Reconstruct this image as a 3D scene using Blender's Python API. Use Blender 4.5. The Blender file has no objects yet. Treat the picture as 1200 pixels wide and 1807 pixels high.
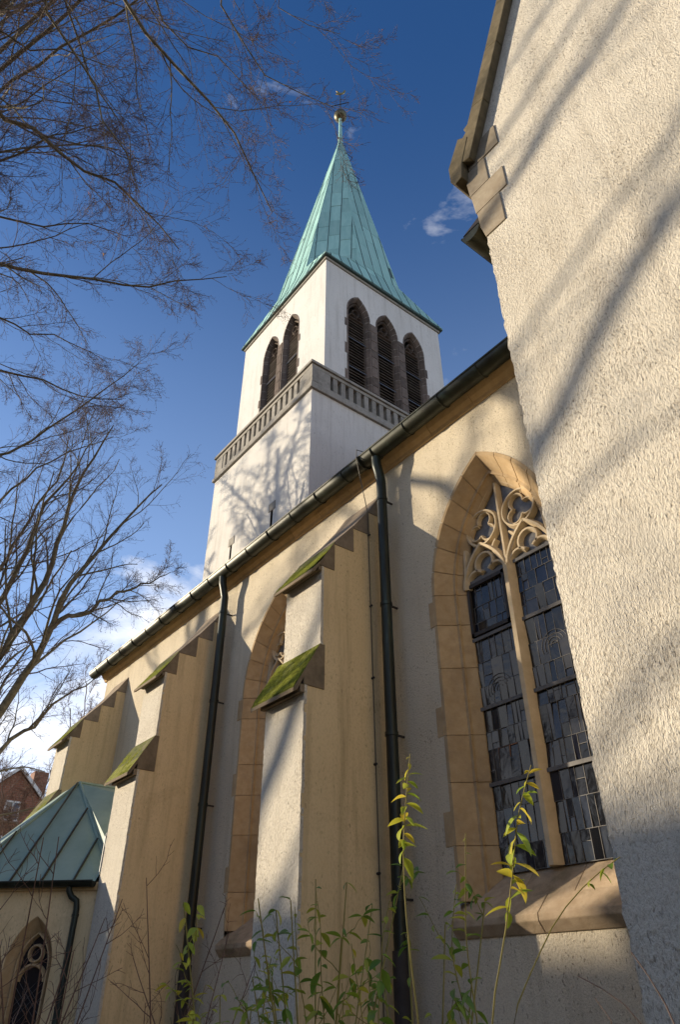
import bpy, bmesh, math, random
import numpy as np
from mathutils import Vector, Matrix
from mathutils.geometry import tessellate_polygon

scene = bpy.context.scene
C = scene.collection
G = 1.6                      # eye height: coordinates below are measured from the eye, G lifts them so the ground is z = 0

# ------------------------------------------------------------------ camera, sky, sun, exposure
cam_d = bpy.data.cameras.new('camera'); cam = bpy.data.objects.new('camera', cam_d); C.objects.link(cam)
cam_d.sensor_fit = 'VERTICAL'; cam_d.sensor_height = 36.0; cam_d.sensor_width = 36.0; cam_d.lens = 24.505
cam_d.clip_start = 0.05; cam_d.clip_end = 3000
pitch = math.atan(858 / 1230.0); az = math.radians(52.3)
fw = Vector((-math.sin(az) * math.cos(pitch), math.cos(az) * math.cos(pitch), math.sin(pitch)))
cam.location = (0, 0, G)
cam.rotation_euler = fw.to_track_quat('-Z', 'Y').to_euler()
scene.camera = cam

TO_SUN = Vector((-1.45, -1.0, 0.36)).normalized()
SUN_EL = math.asin(TO_SUN.z); SUN_ROT = math.atan2(TO_SUN.x, TO_SUN.y)
world = bpy.data.worlds.new('World'); scene.world = world; world.use_nodes = True
wn = world.node_tree.nodes; wl = world.node_tree.links; wn.clear()
w_out = wn.new('ShaderNodeOutputWorld'); w_bg = wn.new('ShaderNodeBackground')
sky = wn.new('ShaderNodeTexSky'); sky.sky_type = 'NISHITA'; sky.sun_disc = False
sky.sun_elevation = SUN_EL; sky.sun_rotation = SUN_ROT
sky.air_density = 1.0; sky.dust_density = 0.45; sky.ozone_density = 7.0
w_bg.inputs['Strength'].default_value = 0.120
# clouds: a noise bank that thickens towards the horizon all round, with stray wisps higher up
tc = wn.new('ShaderNodeTexCoord'); sep = wn.new('ShaderNodeSeparateXYZ'); wl.new(tc.outputs['Generated'], sep.inputs[0])
mp = wn.new('ShaderNodeMapping'); mp.inputs['Scale'].default_value = (2.4, 2.4, 5.2); mp.inputs['Location'].default_value = (5.1, 1.7, 2.2)
wl.new(tc.outputs['Generated'], mp.inputs[0])
n1 = wn.new('ShaderNodeTexNoise'); n1.inputs['Scale'].default_value = 1.5; n1.inputs['Detail'].default_value = 9; n1.inputs['Roughness'].default_value = 0.58
n1.inputs['Distortion'].default_value = 0.35
wl.new(mp.outputs[0], n1.inputs['Vector'])
thr = wn.new('ShaderNodeMapRange'); thr.inputs['From Min'].default_value = 0.37; thr.inputs['From Max'].default_value = 0.66
thr.inputs['To Min'].default_value = 0.375; thr.inputs['To Max'].default_value = 0.675
wl.new(sep.outputs['Z'], thr.inputs['Value'])
sub = wn.new('ShaderNodeMath'); sub.operation = 'SUBTRACT'; wl.new(n1.outputs['Fac'], sub.inputs[0]); wl.new(thr.outputs[0], sub.inputs[1])
mul = wn.new('ShaderNodeMath'); mul.operation = 'MULTIPLY'; mul.use_clamp = True; mul.inputs[1].default_value = 4.2; wl.new(sub.outputs[0], mul.inputs[0])
mulb = wn.new('ShaderNodeMath'); mulb.operation = 'MULTIPLY'; mulb.inputs[1].default_value = 0.92; wl.new(mul.outputs[0], mulb.inputs[0])
mixc = wn.new('ShaderNodeMix'); mixc.data_type = 'RGBA'
wl.new(mulb.outputs[0], mixc.inputs['Factor']); wl.new(sky.outputs[0], mixc.inputs[6]); mixc.inputs[7].default_value = (7.5, 7.4, 7.4, 1)
# thin veil of high haze that whitens the sky towards the horizon, evenly all round
vl = wn.new('ShaderNodeMapRange'); vl.interpolation_type = 'SMOOTHSTEP'
vl.inputs['From Min'].default_value = 0.96; vl.inputs['From Max'].default_value = 0.12; vl.inputs['To Min'].default_value = 0.0; vl.inputs['To Max'].default_value = 0.42
wl.new(sep.outputs['Z'], vl.inputs['Value'])
mixv = wn.new('ShaderNodeMix'); mixv.data_type = 'RGBA'
wl.new(vl.outputs[0], mixv.inputs['Factor']); wl.new(sky.outputs[0], mixv.inputs[6]); mixv.inputs[7].default_value = (4.7, 6.1, 8.3, 1)
wl.new(mixv.outputs[2], mixc.inputs[6])
wl.new(mixc.outputs[2], w_bg.inputs['Color']); wl.new(w_bg.outputs[0], w_out.inputs['Surface'])

sun_d = bpy.data.lights.new('sun', 'SUN'); sun = bpy.data.objects.new('sun', sun_d); C.objects.link(sun)
sun_d.energy = 5.0; sun_d.angle = math.radians(0.55); sun_d.color = (1.0, 0.85, 0.64)
sun.rotation_euler = (-TO_SUN).to_track_quat('-Z', 'Y').to_euler(); sun.location = (-40, -30, 40)

vs = scene.view_settings; vs.view_transform = 'Standard'; vs.look = 'None'; vs.exposure = 0.66; vs.gamma = 1.0; vs.use_curve_mapping = False
scene.render.engine = 'CYCLES'

# ------------------------------------------------------------------ materials
MATS = {}
def new_mat(name):
    m = bpy.data.materials.new(name); m.use_nodes = True
    nt = m.node_tree; b = nt.nodes['Principled BSDF']; MATS[name] = m
    return m, nt, b
def ramp(nt, fac, stops):
    r = nt.nodes.new('ShaderNodeValToRGB'); e = r.color_ramp.elements
    e[0].position, e[0].color = stops[0][0], (*stops[0][1], 1)
    e[1].position, e[1].color = stops[-1][0], (*stops[-1][1], 1)
    for p, c in stops[1:-1]:
        k = e.new(p); k.color = (*c, 1)
    nt.links.new(fac, r.inputs[0]); return r.outputs['Color']
def noise(nt, scale, detail=4, rough=0.55, vec=None, stretch=None, dist=0.0):
    n = nt.nodes.new('ShaderNodeTexNoise'); n.inputs['Scale'].default_value = scale
    n.inputs['Detail'].default_value = detail; n.inputs['Roughness'].default_value = rough; n.inputs['Distortion'].default_value = dist
    if vec is None:
        g = nt.nodes.new('ShaderNodeNewGeometry'); vec = g.outputs['Position']
    if stretch:
        mpn = nt.nodes.new('ShaderNodeMapping'); mpn.inputs['Scale'].default_value = stretch
        nt.links.new(vec, mpn.inputs[0]); vec = mpn.outputs[0]
    nt.links.new(vec, n.inputs['Vector']); return n.outputs['Fac']
def mixrgb(nt, fac, a, b, mode='MIX'):
    x = nt.nodes.new('ShaderNodeMix'); x.data_type = 'RGBA'; x.blend_type = mode
    for s, v in ((x.inputs['Factor'], fac), (x.inputs[6], a), (x.inputs[7], b)):
        if isinstance(v, (int, float)): s.default_value = v
        elif isinstance(v, tuple): s.default_value = (*v, 1)
        else: nt.links.new(v, s)
    return x.outputs[2]
def bump(nt, b, h, strength=0.5, dist=0.02):
    bn = nt.nodes.new('ShaderNodeBump'); bn.inputs['Strength'].default_value = strength; bn.inputs['Distance'].default_value = dist
    nt.links.new(h, bn.inputs['Height']); nt.links.new(bn.outputs[0], b.inputs['Normal'])
def addm(nt, a, b, op='ADD', clamp=False):
    m = nt.nodes.new('ShaderNodeMath'); m.operation = op; m.use_clamp = clamp
    for s, v in ((m.inputs[0], a), (m.inputs[1], b)):
        if isinstance(v, (int, float)): s.default_value = v
        else: nt.links.new(v, s)
    return m.outputs[0]
def rand_tint(nt, col, amt=0.25):
    oi = nt.nodes.new('ShaderNodeObjectInfo')
    mr = nt.nodes.new('ShaderNodeMapRange'); mr.inputs['To Min'].default_value = 1 - amt; mr.inputs['To Max'].default_value = 1 + amt
    nt.links.new(oi.outputs['Random'], mr.inputs['Value'])
    cmb = nt.nodes.new('ShaderNodeCombineColor')
    for i in range(3): nt.links.new(mr.outputs[0], cmb.inputs[i])
    return mixrgb(nt, 1.0, col, cmb.outputs[0], 'MULTIPLY')

def stucco(name, dark, mid, light, grain, stretch, dist, strength, pits=0.5, streaks=0.3, sparse=0.5):
    m, nt, b = new_mat(name)
    g = noise(nt, grain, 3, 0.6, stretch=stretch, dist=0.15)
    g2 = noise(nt, grain * 2.3, 2, 0.55, stretch=stretch)
    lump = noise(nt, grain * 0.22, 3, 0.6)
    big = noise(nt, 0.45, 6, 0.65)
    h = addm(nt, addm(nt, g, addm(nt, g2, 0.5, 'MULTIPLY')), addm(nt, lump, 0.5, 'MULTIPLY'))
    base = ramp(nt, big, [(0.32, mid), (0.68, light)])
    # fine dirt in the hollows, denser in some patches than in others
    patch = noise(nt, 1.3, 4, 0.6)
    hollow = ramp(nt, addm(nt, g, addm(nt, g2, 0.5, 'MULTIPLY')), [(0.60, (1, 1, 1)), (0.76, (0, 0, 0))])
    amt = addm(nt, ramp(nt, patch, [(0.35, (0.35, 0.35, 0.35)), (0.65, (1, 1, 1))]), pits, 'MULTIPLY')
    col = mixrgb(nt, addm(nt, hollow, amt, 'MULTIPLY'), base, dark)
    # open pits, few and dark
    pn = noise(nt, grain * 0.8, 1, 0.4, stretch=(1, 1, stretch[2] * 0.8))
    pt = ramp(nt, pn, [(0.27, (1, 1, 1)), (0.33, (0, 0, 0))])
    col = mixrgb(nt, addm(nt, addm(nt, pt, sparse, 'MULTIPLY'), ramp(nt, patch, [(0.38, (0.15, 0.15, 0.15)), (0.62, (1, 1, 1))]), 'MULTIPLY'), col, tuple(v * 0.42 for v in dark))
    streak = noise(nt, 1.9, 6, 0.7, stretch=(2.6, 2.6, 0.16))
    st = ramp(nt, streak, [(0.50, (0, 0, 0)), (0.74, (1, 1, 1))])
    col = mixrgb(nt, addm(nt, st, streaks, 'MULTIPLY'), col, tuple(v * 0.9 for v in dark))
    stain = noise(nt, 0.9, 7, 0.72, dist=0.6)
    sn = ramp(nt, stain, [(0.56, (0, 0, 0)), (0.70, (1, 1, 1))])
    col = mixrgb(nt, addm(nt, sn, streaks * 0.6, 'MULTIPLY'), col, tuple(v * 1.15 for v in dark))
    nt.links.new(col, b.inputs['Base Color']); b.inputs['Roughness'].default_value = 0.92
    b.inputs['Specular IOR Level'].default_value = 0.15
    bump(nt, b, addm(nt, h, addm(nt, pt, 0.35, 'MULTIPLY'), 'SUBTRACT'), strength, dist); return m
stucco('stucco_rough', (0.30, 0.25, 0.185), (0.63, 0.58, 0.48), (0.72, 0.67, 0.565), 66, (1, 1, 0.5), 0.023, 1.0, 0.68, 0.34, 0.60)
stucco('stucco_nave', (0.29, 0.235, 0.155), (0.58, 0.505, 0.375), (0.66, 0.585, 0.45), 60, (1, 1, 0.7), 0.015, 0.9, 0.5, 0.35, 0.7)
stucco('stucco_smooth', (0.30, 0.215, 0.115), (0.64, 0.49, 0.275), (0.71, 0.555, 0.33), 40, (1, 1, 0.6), 0.006, 0.7, 0.28, 0.50, 0.42)  # tan tone carries warm bounced light in the colour
stucco('tower_plaster', (0.40, 0.375, 0.33), (0.60, 0.585, 0.545), (0.68, 0.665, 0.625), 18, (1, 1, 0.7), 0.012, 0.55, 0.22, 0.5, 0.25)

def stone(name, a, b_, dirt, grain=9, tint=0.10, bd=0.006, dirt_amt=0.5, moss=None, moss_amt=0.0):
    m, nt, b = new_mat(name)
    n = noise(nt, grain, 6, 0.62); f = noise(nt, grain * 9, 3, 0.6); d = noise(nt, 2.2, 6, 0.7)
    col = ramp(nt, n, [(0.30, a), (0.70, b_)])
    dm = ramp(nt, d, [(0.50, (0, 0, 0)), (0.72, (1, 1, 1))])
    col = mixrgb(nt, addm(nt, dm, dirt_amt, 'MULTIPLY'), col, dirt)
    col = rand_tint(nt, col, tint)
    if moss:
        geo = nt.nodes.new('ShaderNodeNewGeometry'); s = nt.nodes.new('ShaderNodeSeparateXYZ'); nt.links.new(geo.outputs['Normal'], s.inputs[0])
        mm = addm(nt, addm(nt, s.outputs['Z'], 0.9, 'MULTIPLY'), noise(nt, 3.2, 6, 0.7))
        mk = ramp(nt, mm, [(0.80 - moss_amt, (0, 0, 0)), (1.02 - moss_amt, (1, 1, 1))])
        mcol = ramp(nt, noise(nt, 14, 4, 0.6), [(0.35, moss[0]), (0.65, moss[1])])
        col = mixrgb(nt, mk, col, mcol)
    nt.links.new(col, b.inputs['Base Color']); b.inputs['Roughness'].default_value = 0.9; b.inputs['Specular IOR Level'].default_value = 0.2
    bump(nt, b, addm(nt, n, addm(nt, f, 0.5, 'MULTIPLY')), 0.6, bd); return m
stone('ochre_stone', (0.38, 0.265, 0.14), (0.47, 0.35, 0.21), (0.25, 0.185, 0.12), tint=0.10, dirt_amt=0.6, bd=0.01)
stone('tracery_stone', (0.46, 0.37, 0.24), (0.56, 0.46, 0.32), (0.30, 0.24, 0.16), dirt_amt=0.4)
stone('sill_stone', (0.34, 0.25, 0.16), (0.45, 0.35, 0.24), (0.15, 0.125, 0.07), tint=0.12, dirt_amt=0.85, bd=0.012, moss=((0.12, 0.12, 0.035), (0.19, 0.17, 0.06)), moss_amt=-0.20)
stone('cornice_stone', (0.46, 0.31, 0.15), (0.55, 0.39, 0.21), (0.22, 0.15, 0.08), dirt_amt=0.35)
stone('mortar', (0.30, 0.225, 0.14), (0.37, 0.28, 0.18), (0.25, 0.2, 0.14), tint=0.0)
stone('belfry_stone', (0.11, 0.085, 0.07), (0.18, 0.145, 0.12), (0.06, 0.05, 0.045), tint=0.28)
stone('belfry_mortar', (0.30, 0.27, 0.24), (0.36, 0.33, 0.29), (0.2, 0.18, 0.16), tint=0.0)
stone('balustrade_stone', (0.25, 0.235, 0.205), (0.34, 0.32, 0.28), (0.12, 0.11, 0.09), tint=0.14, dirt_amt=0.7)
stone('coping_stone', (0.17, 0.13, 0.085), (0.25, 0.195, 0.13), (0.09, 0.075, 0.05), tint=0.14, moss=((0.045, 0.055, 0.012), (0.12, 0.125, 0.02)), moss_amt=0.06)
stone('bare_coping', (0.20, 0.16, 0.12), (0.28, 0.225, 0.165), (0.11, 0.09, 0.065), tint=0.12, moss=((0.10, 0.115, 0.014), (0.19, 0.19, 0.025)), moss_amt=-0.45)
stone('mossy_stone', (0.17, 0.13, 0.085), (0.25, 0.195, 0.13), (0.09, 0.075, 0.05), tint=0.14, moss=((0.09, 0.105, 0.014), (0.23, 0.23, 0.03)), moss_amt=0.20, bd=0.03)
stone('quoin_stone', (0.23, 0.185, 0.13), (0.31, 0.265, 0.195), (0.14, 0.12, 0.085), tint=0.16, bd=0.008)
stone('kneeler_stone', (0.095, 0.078, 0.048), (0.16, 0.13, 0.08), (0.07, 0.06, 0.035), tint=0.1, moss=((0.10, 0.11, 0.02), (0.17, 0.16, 0.04)), moss_amt=0.12)

def copper(name, stops, rough=0.6, scale=1.7, stretch=(2.0, 2.0, 0.35), tint=0.16, bd=0.004, metal=0.0):
    m, nt, b = new_mat(name)
    n = noise(nt, scale, 7, 0.66, stretch=stretch)
    col = rand_tint(nt, ramp(nt, n, stops), tint)
    nt.links.new(col, b.inputs['Base Color']); b.inputs['Roughness'].default_value = rough; b.inputs['Metallic'].default_value = metal
    b.inputs['Specular IOR Level'].default_value = 0.35
    bump(nt, b, noise(nt, 5, 3, 0.5), 0.3, bd); return m
copper('spire_copper', [(0.22, (0.23, 0.43, 0.39)), (0.5, (0.30, 0.52, 0.47)), (0.78, (0.38, 0.59, 0.53))], tint=0.13, stretch=(2.6, 2.6, 0.35))
copper('spire_seam', [(0.25, (0.05, 0.085, 0.08)), (0.75, (0.085, 0.14, 0.13))])
copper('gutter_copper', [(0.32, (0.020, 0.019, 0.013)), (0.58, (0.042, 0.046, 0.032)), (0.80, (0.085, 0.125, 0.095))], rough=0.45, scale=2.6, stretch=(1.2, 1.2, 1.2), metal=0.35)
copper('pipe_copper', [(0.38, (0.015, 0.015, 0.011)), (0.60, (0.026, 0.034, 0.027)), (0.80, (0.075, 0.125, 0.10))], rough=0.42, scale=2.0, stretch=(3, 3, 0.5), metal=0.35)
copper('annex_copper', [(0.25, (0.17, 0.25, 0.21)), (0.5, (0.23, 0.325, 0.275)), (0.8, (0.30, 0.39, 0.33))], scale=1.2, stretch=(1, 1, 1), tint=0.07)

def plain(name, col, rough=0.7, var=0.3, scale=6, metal=0.0, spec=0.3, tint=0.0, bd=0.0):
    m, nt, b = new_mat(name)
    n = noise(nt, scale, 4, 0.6)
    c = ramp(nt, n, [(0.3, tuple(v * (1 - var) for v in col)), (0.7, tuple(min(1, v * (1 + var)) for v in col))])
    if tint: c = rand_tint(nt, c, tint)
    nt.links.new(c, b.inputs['Base Color']); b.inputs['Roughness'].default_value = rough; b.inputs['Metallic'].default_value = metal
    b.inputs['Specular IOR Level'].default_value = spec
    if bd: bump(nt, b, n, 0.6, bd)
    return m
plain('lead', (0.11, 0.105, 0.10), 0.55, 0.25, 12, 0.2)
plain('iron', (0.035, 0.03, 0.028), 0.6)
plain('louvre_wood', (0.125, 0.105, 0.088), 0.8, 0.35, 5, tint=0.3)
plain('dark_inside', (0.012, 0.011, 0.010), 0.9)
plain('gilt', (0.55, 0.40, 0.13), 0.35, 0.2, 8, 0.8)
plain('ball_metal', (0.13, 0.12, 0.07), 0.40, 0.5, 3, 0.5)
plain('wire', (0.10, 0.085, 0.06), 0.6)
plain('white_paint', (0.70, 0.70, 0.68), 0.5, 0.08)
plain('roof_tile', (0.12, 0.055, 0.040), 0.85, 0.35, 3, bd=0.02)
plain('slate', (0.06, 0.06, 0.065), 0.6, 0.3, 4)
plain('grass', (0.17, 0.125, 0.060), 0.95, 0.5, 4, bd=0.03)
plain('bark_grey', (0.165, 0.145, 0.10), 0.9, 0.45, 7, bd=0.02)
plain('bark_dark', (0.055, 0.045, 0.033), 0.9, 0.45, 7, bd=0.02)
plain('twig_dark', (0.15, 0.105, 0.085), 0.85, 0.3, 9)
plain('twig_red', (0.14, 0.080, 0.055), 0.8, 0.3, 9)
plain('stem_green', (0.23, 0.19, 0.045), 0.6, 0.3, 9)
plain('flashing', (0.11, 0.115, 0.125), 0.5, 0.2, 6, 0.3)

m, nt, b = new_mat('window_glass')
oi = nt.nodes.new('ShaderNodeObjectInfo')
c = ramp(nt, oi.outputs['Random'], [(0.0, (0.006, 0.007, 0.009)), (0.45, (0.013, 0.014, 0.017)), (0.75, (0.008, 0.010, 0.020)), (1.0, (0.035, 0.034, 0.035))])
nt.links.new(c, b.inputs['Base Color']); b.inputs['Roughness'].default_value = 0.13; b.inputs['IOR'].default_value = 1.5
b.inputs['Specular IOR Level'].default_value = 0.42
bump(nt, b, noise(nt, 7, 2, 0.5, dist=0.5), 0.35, 0.010)
m, nt, b = new_mat('house_glass')
b.inputs['Base Color'].default_value = (0.05, 0.07, 0.10, 1); b.inputs['Roughness'].default_value = 0.06; b.inputs['Specular IOR Level'].default_value = 0.8

m, nt, b = new_mat('brick')
tcn = nt.nodes.new('ShaderNodeTexCoord')
geo = nt.nodes.new('ShaderNodeNewGeometry'); sp = nt.nodes.new('ShaderNodeSeparateXYZ'); nt.links.new(geo.outputs['Position'], sp.inputs[0])
cb = nt.nodes.new('ShaderNodeCombineXYZ'); nt.links.new(addm(nt, sp.outputs['X'], sp.outputs['Y']), cb.inputs[0]); nt.links.new(sp.outputs['Z'], cb.inputs[1])
bt = nt.nodes.new('ShaderNodeTexBrick'); bt.inputs['Scale'].default_value = 2.0
bt.inputs['Color1'].default_value = (0.22, 0.085, 0.05, 1); bt.inputs['Color2'].default_value = (0.30, 0.13, 0.075, 1); bt.inputs['Mortar'].default_value = (0.28, 0.24, 0.2, 1)
bt.inputs['Mortar Size'].default_value = 0.012
nt.links.new(cb.outputs[0], bt.inputs['Vector']); nt.links.new(bt.outputs['Color'], b.inputs['Base Color']); b.inputs['Roughness'].default_value = 0.9

m, nt, b = new_mat('tracery_glass')
c = ramp(nt, noise(nt, 14, 4, 0.6), [(0.3, (0.05, 0.05, 0.05)), (0.7, (0.14, 0.13, 0.115))]); nt.links.new(c, b.inputs['Base Color']); b.inputs['Roughness'].default_value = 0.35
plain('moss', (0.13, 0.14, 0.018), 1.0, 0.6, 22, spec=0.05, bd=0.02)

def leaf_mat(name, a, b_, c_):
    m, nt, b = new_mat(name)
    oi = nt.nodes.new('ShaderNodeObjectInfo')
    n = noise(nt, 40, 3, 0.5)
    col = ramp(nt, addm(nt, addm(nt, oi.outputs['Random'], 0.8, 'MULTIPLY'), addm(nt, n, 0.25, 'MULTIPLY')), [(0.1, a), (0.55, b_), (0.95, c_)])
    nt.links.new(col, b.inputs['Base Color']); b.inputs['Roughness'].default_value = 0.45
    tr = nt.nodes.new('ShaderNodeBsdfTranslucent'); nt.links.new(col, tr.inputs['Color'])
    mx = nt.nodes.new('ShaderNodeMixShader'); mx.inputs[0].default_value = 0.45
    nt.links.new(b.outputs[0], mx.inputs[1]); nt.links.new(tr.outputs[0], mx.inputs[2])
    nt.links.new(mx.outputs[0], nt.nodes['Material Output'].inputs['Surface'])
leaf_mat('leaf_green', (0.09, 0.19, 0.025), (0.20, 0.30, 0.035), (0.45, 0.43, 0.05))
leaf_mat('leaf_yellow', (0.26, 0.38, 0.035), (0.46, 0.48, 0.05), (0.62, 0.46, 0.05))
leaf_mat('leaf_brown', (0.16, 0.05, 0.02), (0.28, 0.09, 0.03), (0.42, 0.24, 0.05))

# ------------------------------------------------------------------ mesh helpers
class MB:
    def __init__(s): s.v = []; s.f = []
    def add(s, vs_, fs):
        o = len(s.v); s.v += [tuple(p) for p in vs_]; s.f += [tuple(i + o for i in f) for f in fs]; return s
    def box(s, x0, x1, y0, y1, z0, z1):
        return s.add([(x0,y0,z0),(x1,y0,z0),(x1,y1,z0),(x0,y1,z0),(x0,y0,z1),(x1,y0,z1),(x1,y1,z1),(x0,y1,z1)],
                     [(0,3,2,1),(4,5,6,7),(0,1,5,4),(1,2,6,5),(2,3,7,6),(3,0,4,7)])
    def prism(s, poly, d):                                   # poly: planar 3-D points, d: extrusion vector
        n = len(poly); d = Vector(d); p = [Vector(q) for q in poly]
        s.add(p + [q + d for q in p], [tuple(range(n - 1, -1, -1)), tuple(range(n, 2 * n))] + [(i, (i + 1) % n, n + (i + 1) % n, n + i) for i in range(n)])
        return s
    def tube(s, pts, rad, k=10, cap=True):
        pts = [Vector(p) for p in pts]; n = len(pts)
        if not hasattr(rad, '__len__'): rad = [rad] * n
        t0 = (pts[1] - pts[0]).normalized(); u = t0.orthogonal().normalized(); vs_ = []; fs = []
        for i, p in enumerate(pts):
            t = (pts[min(i + 1, n - 1)] - pts[max(i - 1, 0)]).normalized()
            u = (u - t * u.dot(t)).normalized(); w = t.cross(u)
            vs_ += [p + (u * math.cos(2 * math.pi * j / k) + w * math.sin(2 * math.pi * j / k)) * rad[i] for j in range(k)]
        for i in range(n - 1):
            for j in range(k): fs.append((i * k + j, i * k + (j + 1) % k, (i + 1) * k + (j + 1) % k, (i + 1) * k + j))
        if cap: fs += [tuple(range(k - 1, -1, -1)), tuple(range((n - 1) * k, n * k))]
        return s.add(vs_, fs)
    def mesh(s, name, mat, smooth=False, lift=G):
        me = bpy.data.meshes.new(name)
        me.from_pydata([(x, y, z + lift) for x, y, z in s.v], [], s.f); me.materials.append(MATS[mat])
        bm = bmesh.new(); bm.from_mesh(me); bmesh.ops.recalc_face_normals(bm, faces=bm.faces); bm.to_mesh(me); bm.free()
        if smooth:
            me.polygons.foreach_set('use_smooth', [True] * len(me.polygons))
            try: me.set_sharp_from_angle(angle=math.radians(40))
            except Exception: pass
        return me
    def build(s, name, mat, parent=None, smooth=False, bevel=0.0, lift=G):
        return link(name, s.mesh(name, mat, smooth, lift), parent, bevel)
WM = {}
def link(name, me, parent=None, bevel=0.0, loc=(0, 0, 0), rot=(0, 0, 0), scale=(1, 1, 1)):
    o = bpy.data.objects.new(name, me); C.objects.link(o)
    o.location = loc; o.rotation_euler = rot; o.scale = scale
    WM[o.name] = Matrix.LocRotScale(Vector(loc), o.rotation_euler, Vector(scale))
    if parent is not None:
        o.parent = parent; o.matrix_parent_inverse = WM[parent.name].inverted()
    if bevel:
        bv = o.modifiers.new('edge', 'BEVEL'); bv.width = bevel; bv.segments = 2; bv.limit_method = 'ANGLE'
    return o
def thing(name, label, cat, loc, group=None):
    o = bpy.data.objects.new(name, None); C.objects.link(o); o.empty_display_size = 0.3
    o.location = loc; WM[o.name] = Matrix.Translation(Vector(loc)); tag(o, label, cat, group); return o
def tag(o, label, cat, group=None):
    o['label'] = label; o['category'] = cat
    if group: o['group'] = group
    return o
def face_with_holes(mb, outer, holes, to3d):
    loops = [outer] + holes
    tris = tessellate_polygon([[Vector((p[0], p[1], 0)) for p in l] for l in loops])
    flat = [p for l in loops for p in l]
    mb.add([to3d(*p) for p in flat], [tuple(t) for t in tris])
def clip_poly(poly, inside, inter):
    out = []
    for i, p in enumerate(poly):
        q = poly[(i + 1) % len(poly)]; a, b_ = inside(p), inside(q)
        if a: out.append(p)
        if a != b_: out.append(inter(p, q))
    return out
def clip_rect(poly, u0, u1, v0, v1):
    for ax, val, sg in ((0, u0, 1), (0, u1, -1), (1, v0, 1), (1, v1, -1)):
        if not poly: break
        def ins(p): return (p[ax] - val) * sg >= 0
        def itr(p, q):
            t = (val - p[ax]) / (q[ax] - p[ax]); return (p[0] + (q[0] - p[0]) * t, p[1] + (q[1] - p[1]) * t)
        poly = clip_poly(poly, ins, itr)
    return poly
def area(poly): return abs(sum(p[0] * q[1] - q[0] * p[1] for p, q in zip(poly, poly[1:] + poly[:1]))) / 2
def shrink(poly, d):
    cx = sum(p[0] for p in poly) / len(poly); cy = sum(p[1] for p in poly) / len(poly)
    out = []
    for p in poly:
        dx, dy = p[0] - cx, p[1] - cy; l = math.hypot(dx, dy) or 1; out.append((p[0] - dx / l * min(d * 1.4, l * .3), p[1] - dy / l * min(d * 1.4, l * .3)))
    return out
# ------------------------------------------------------------------ ground
rng = random.Random(7)
gm = MB(); gn = 40; gs = 900.0
for i in range(gn + 1):
    for j in range(gn + 1):
        u = (i / gn * 2 - 1); v = (j / gn * 2 - 1); gm.v.append((math.copysign(abs(u) ** 2.2, u) * gs, math.copysign(abs(v) ** 2.2, v) * gs, -G))
for i in range(gn):
    for j in range(gn): gm.f.append((i * (gn + 1) + j, (i + 1) * (gn + 1) + j, (i + 1) * (gn + 1) + j + 1, i * (gn + 1) + j + 1))
ground = gm.build('ground', 'grass'); ground['kind'] = 'structure'

# ------------------------------------------------------------------ gothic window kit
WC = 1.07                                                   # half width of the outer arch; all arch rings share these centres
def arch_pt(w, s, zs, zb):                                  # right half: s in [-1, 0] jamb, [0, 1] arch up to the apex
    if s <= 0: return (w, zs + s * (zs - zb))
    th = s * math.acos(WC / (WC + w)); return (-WC + (WC + w) * math.cos(th), zs + (WC + w) * math.sin(th))
def arch_outline(w, zs, zb, n=14):
    r = [arch_pt(w, -1, zs, zb)] + [arch_pt(w, i / n, zs, zb) for i in range(n + 1)]
    return r + [(-x, z) for x, z in reversed(r[:-1])]
def ring_piece(mb, prof, s0, s1, side, zs, zb, xc, n, dy=0.0):
    rows = []
    for i in range(n + 1):
        s = s0 + (s1 - s0) * i / n
        rows.append([(xc + side * arch_pt(w, s, zs, zb)[0], y + dy, arch_pt(w, s, zs, zb)[1]) for w, y in prof])
    k = len(prof); fs = []
    for i in range(n):
        for j in range(k): fs.append((i * k + j, i * k + (j + 1) % k, (i + 1) * k + (j + 1) % k, (i + 1) * k + j))
    fs += [tuple(range(k)), tuple(range(n * k, (n + 1) * k))]
    mb.add([p for r in rows for p in r], fs)
def bar2d(mb, path, w, y0, y1, xc, ch=0.35):                # stone bar of width w along a path (x, z), chamfered towards the front y0
    pts = [Vector((p[0], 0, p[1])) for p in path]; n = len(pts); rows = []
    for i, p in enumerate(pts):
        t = (pts[min(i + 1, n - 1)] - pts[max(i - 1, 0)]).normalized(); nn = Vector((-t.z, 0, t.x)); h = w / 2; ym = y0 + (y1 - y0) * 0.55
        sec = [(-h, y1), (-h, ym), (-h * ch, y0), (h * ch, y0), (h, ym), (h, y1)]
        rows.append([(xc + p.x + nn.x * a, yy, p.z + nn.z * a) for a, yy in sec])
    k = 6; fs = [(i * k + j, i * k + (j + 1) % k, (i + 1) * k + (j + 1) % k, (i + 1) * k + j) for i in range(n - 1) for j in range(k)]
    fs += [tuple(range(k)), tuple(range((n - 1) * k, n * k))]
    mb.add([p for r in rows for p in r], fs)
def arc(cx, cz, r, a0, a1, n=14): return [(cx + r * math.cos(math.radians(a0 + (a1 - a0) * i / n)), cz + r * math.sin(math.radians(a0 + (a1 - a0) * i / n))) for i in range(n + 1)]

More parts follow.
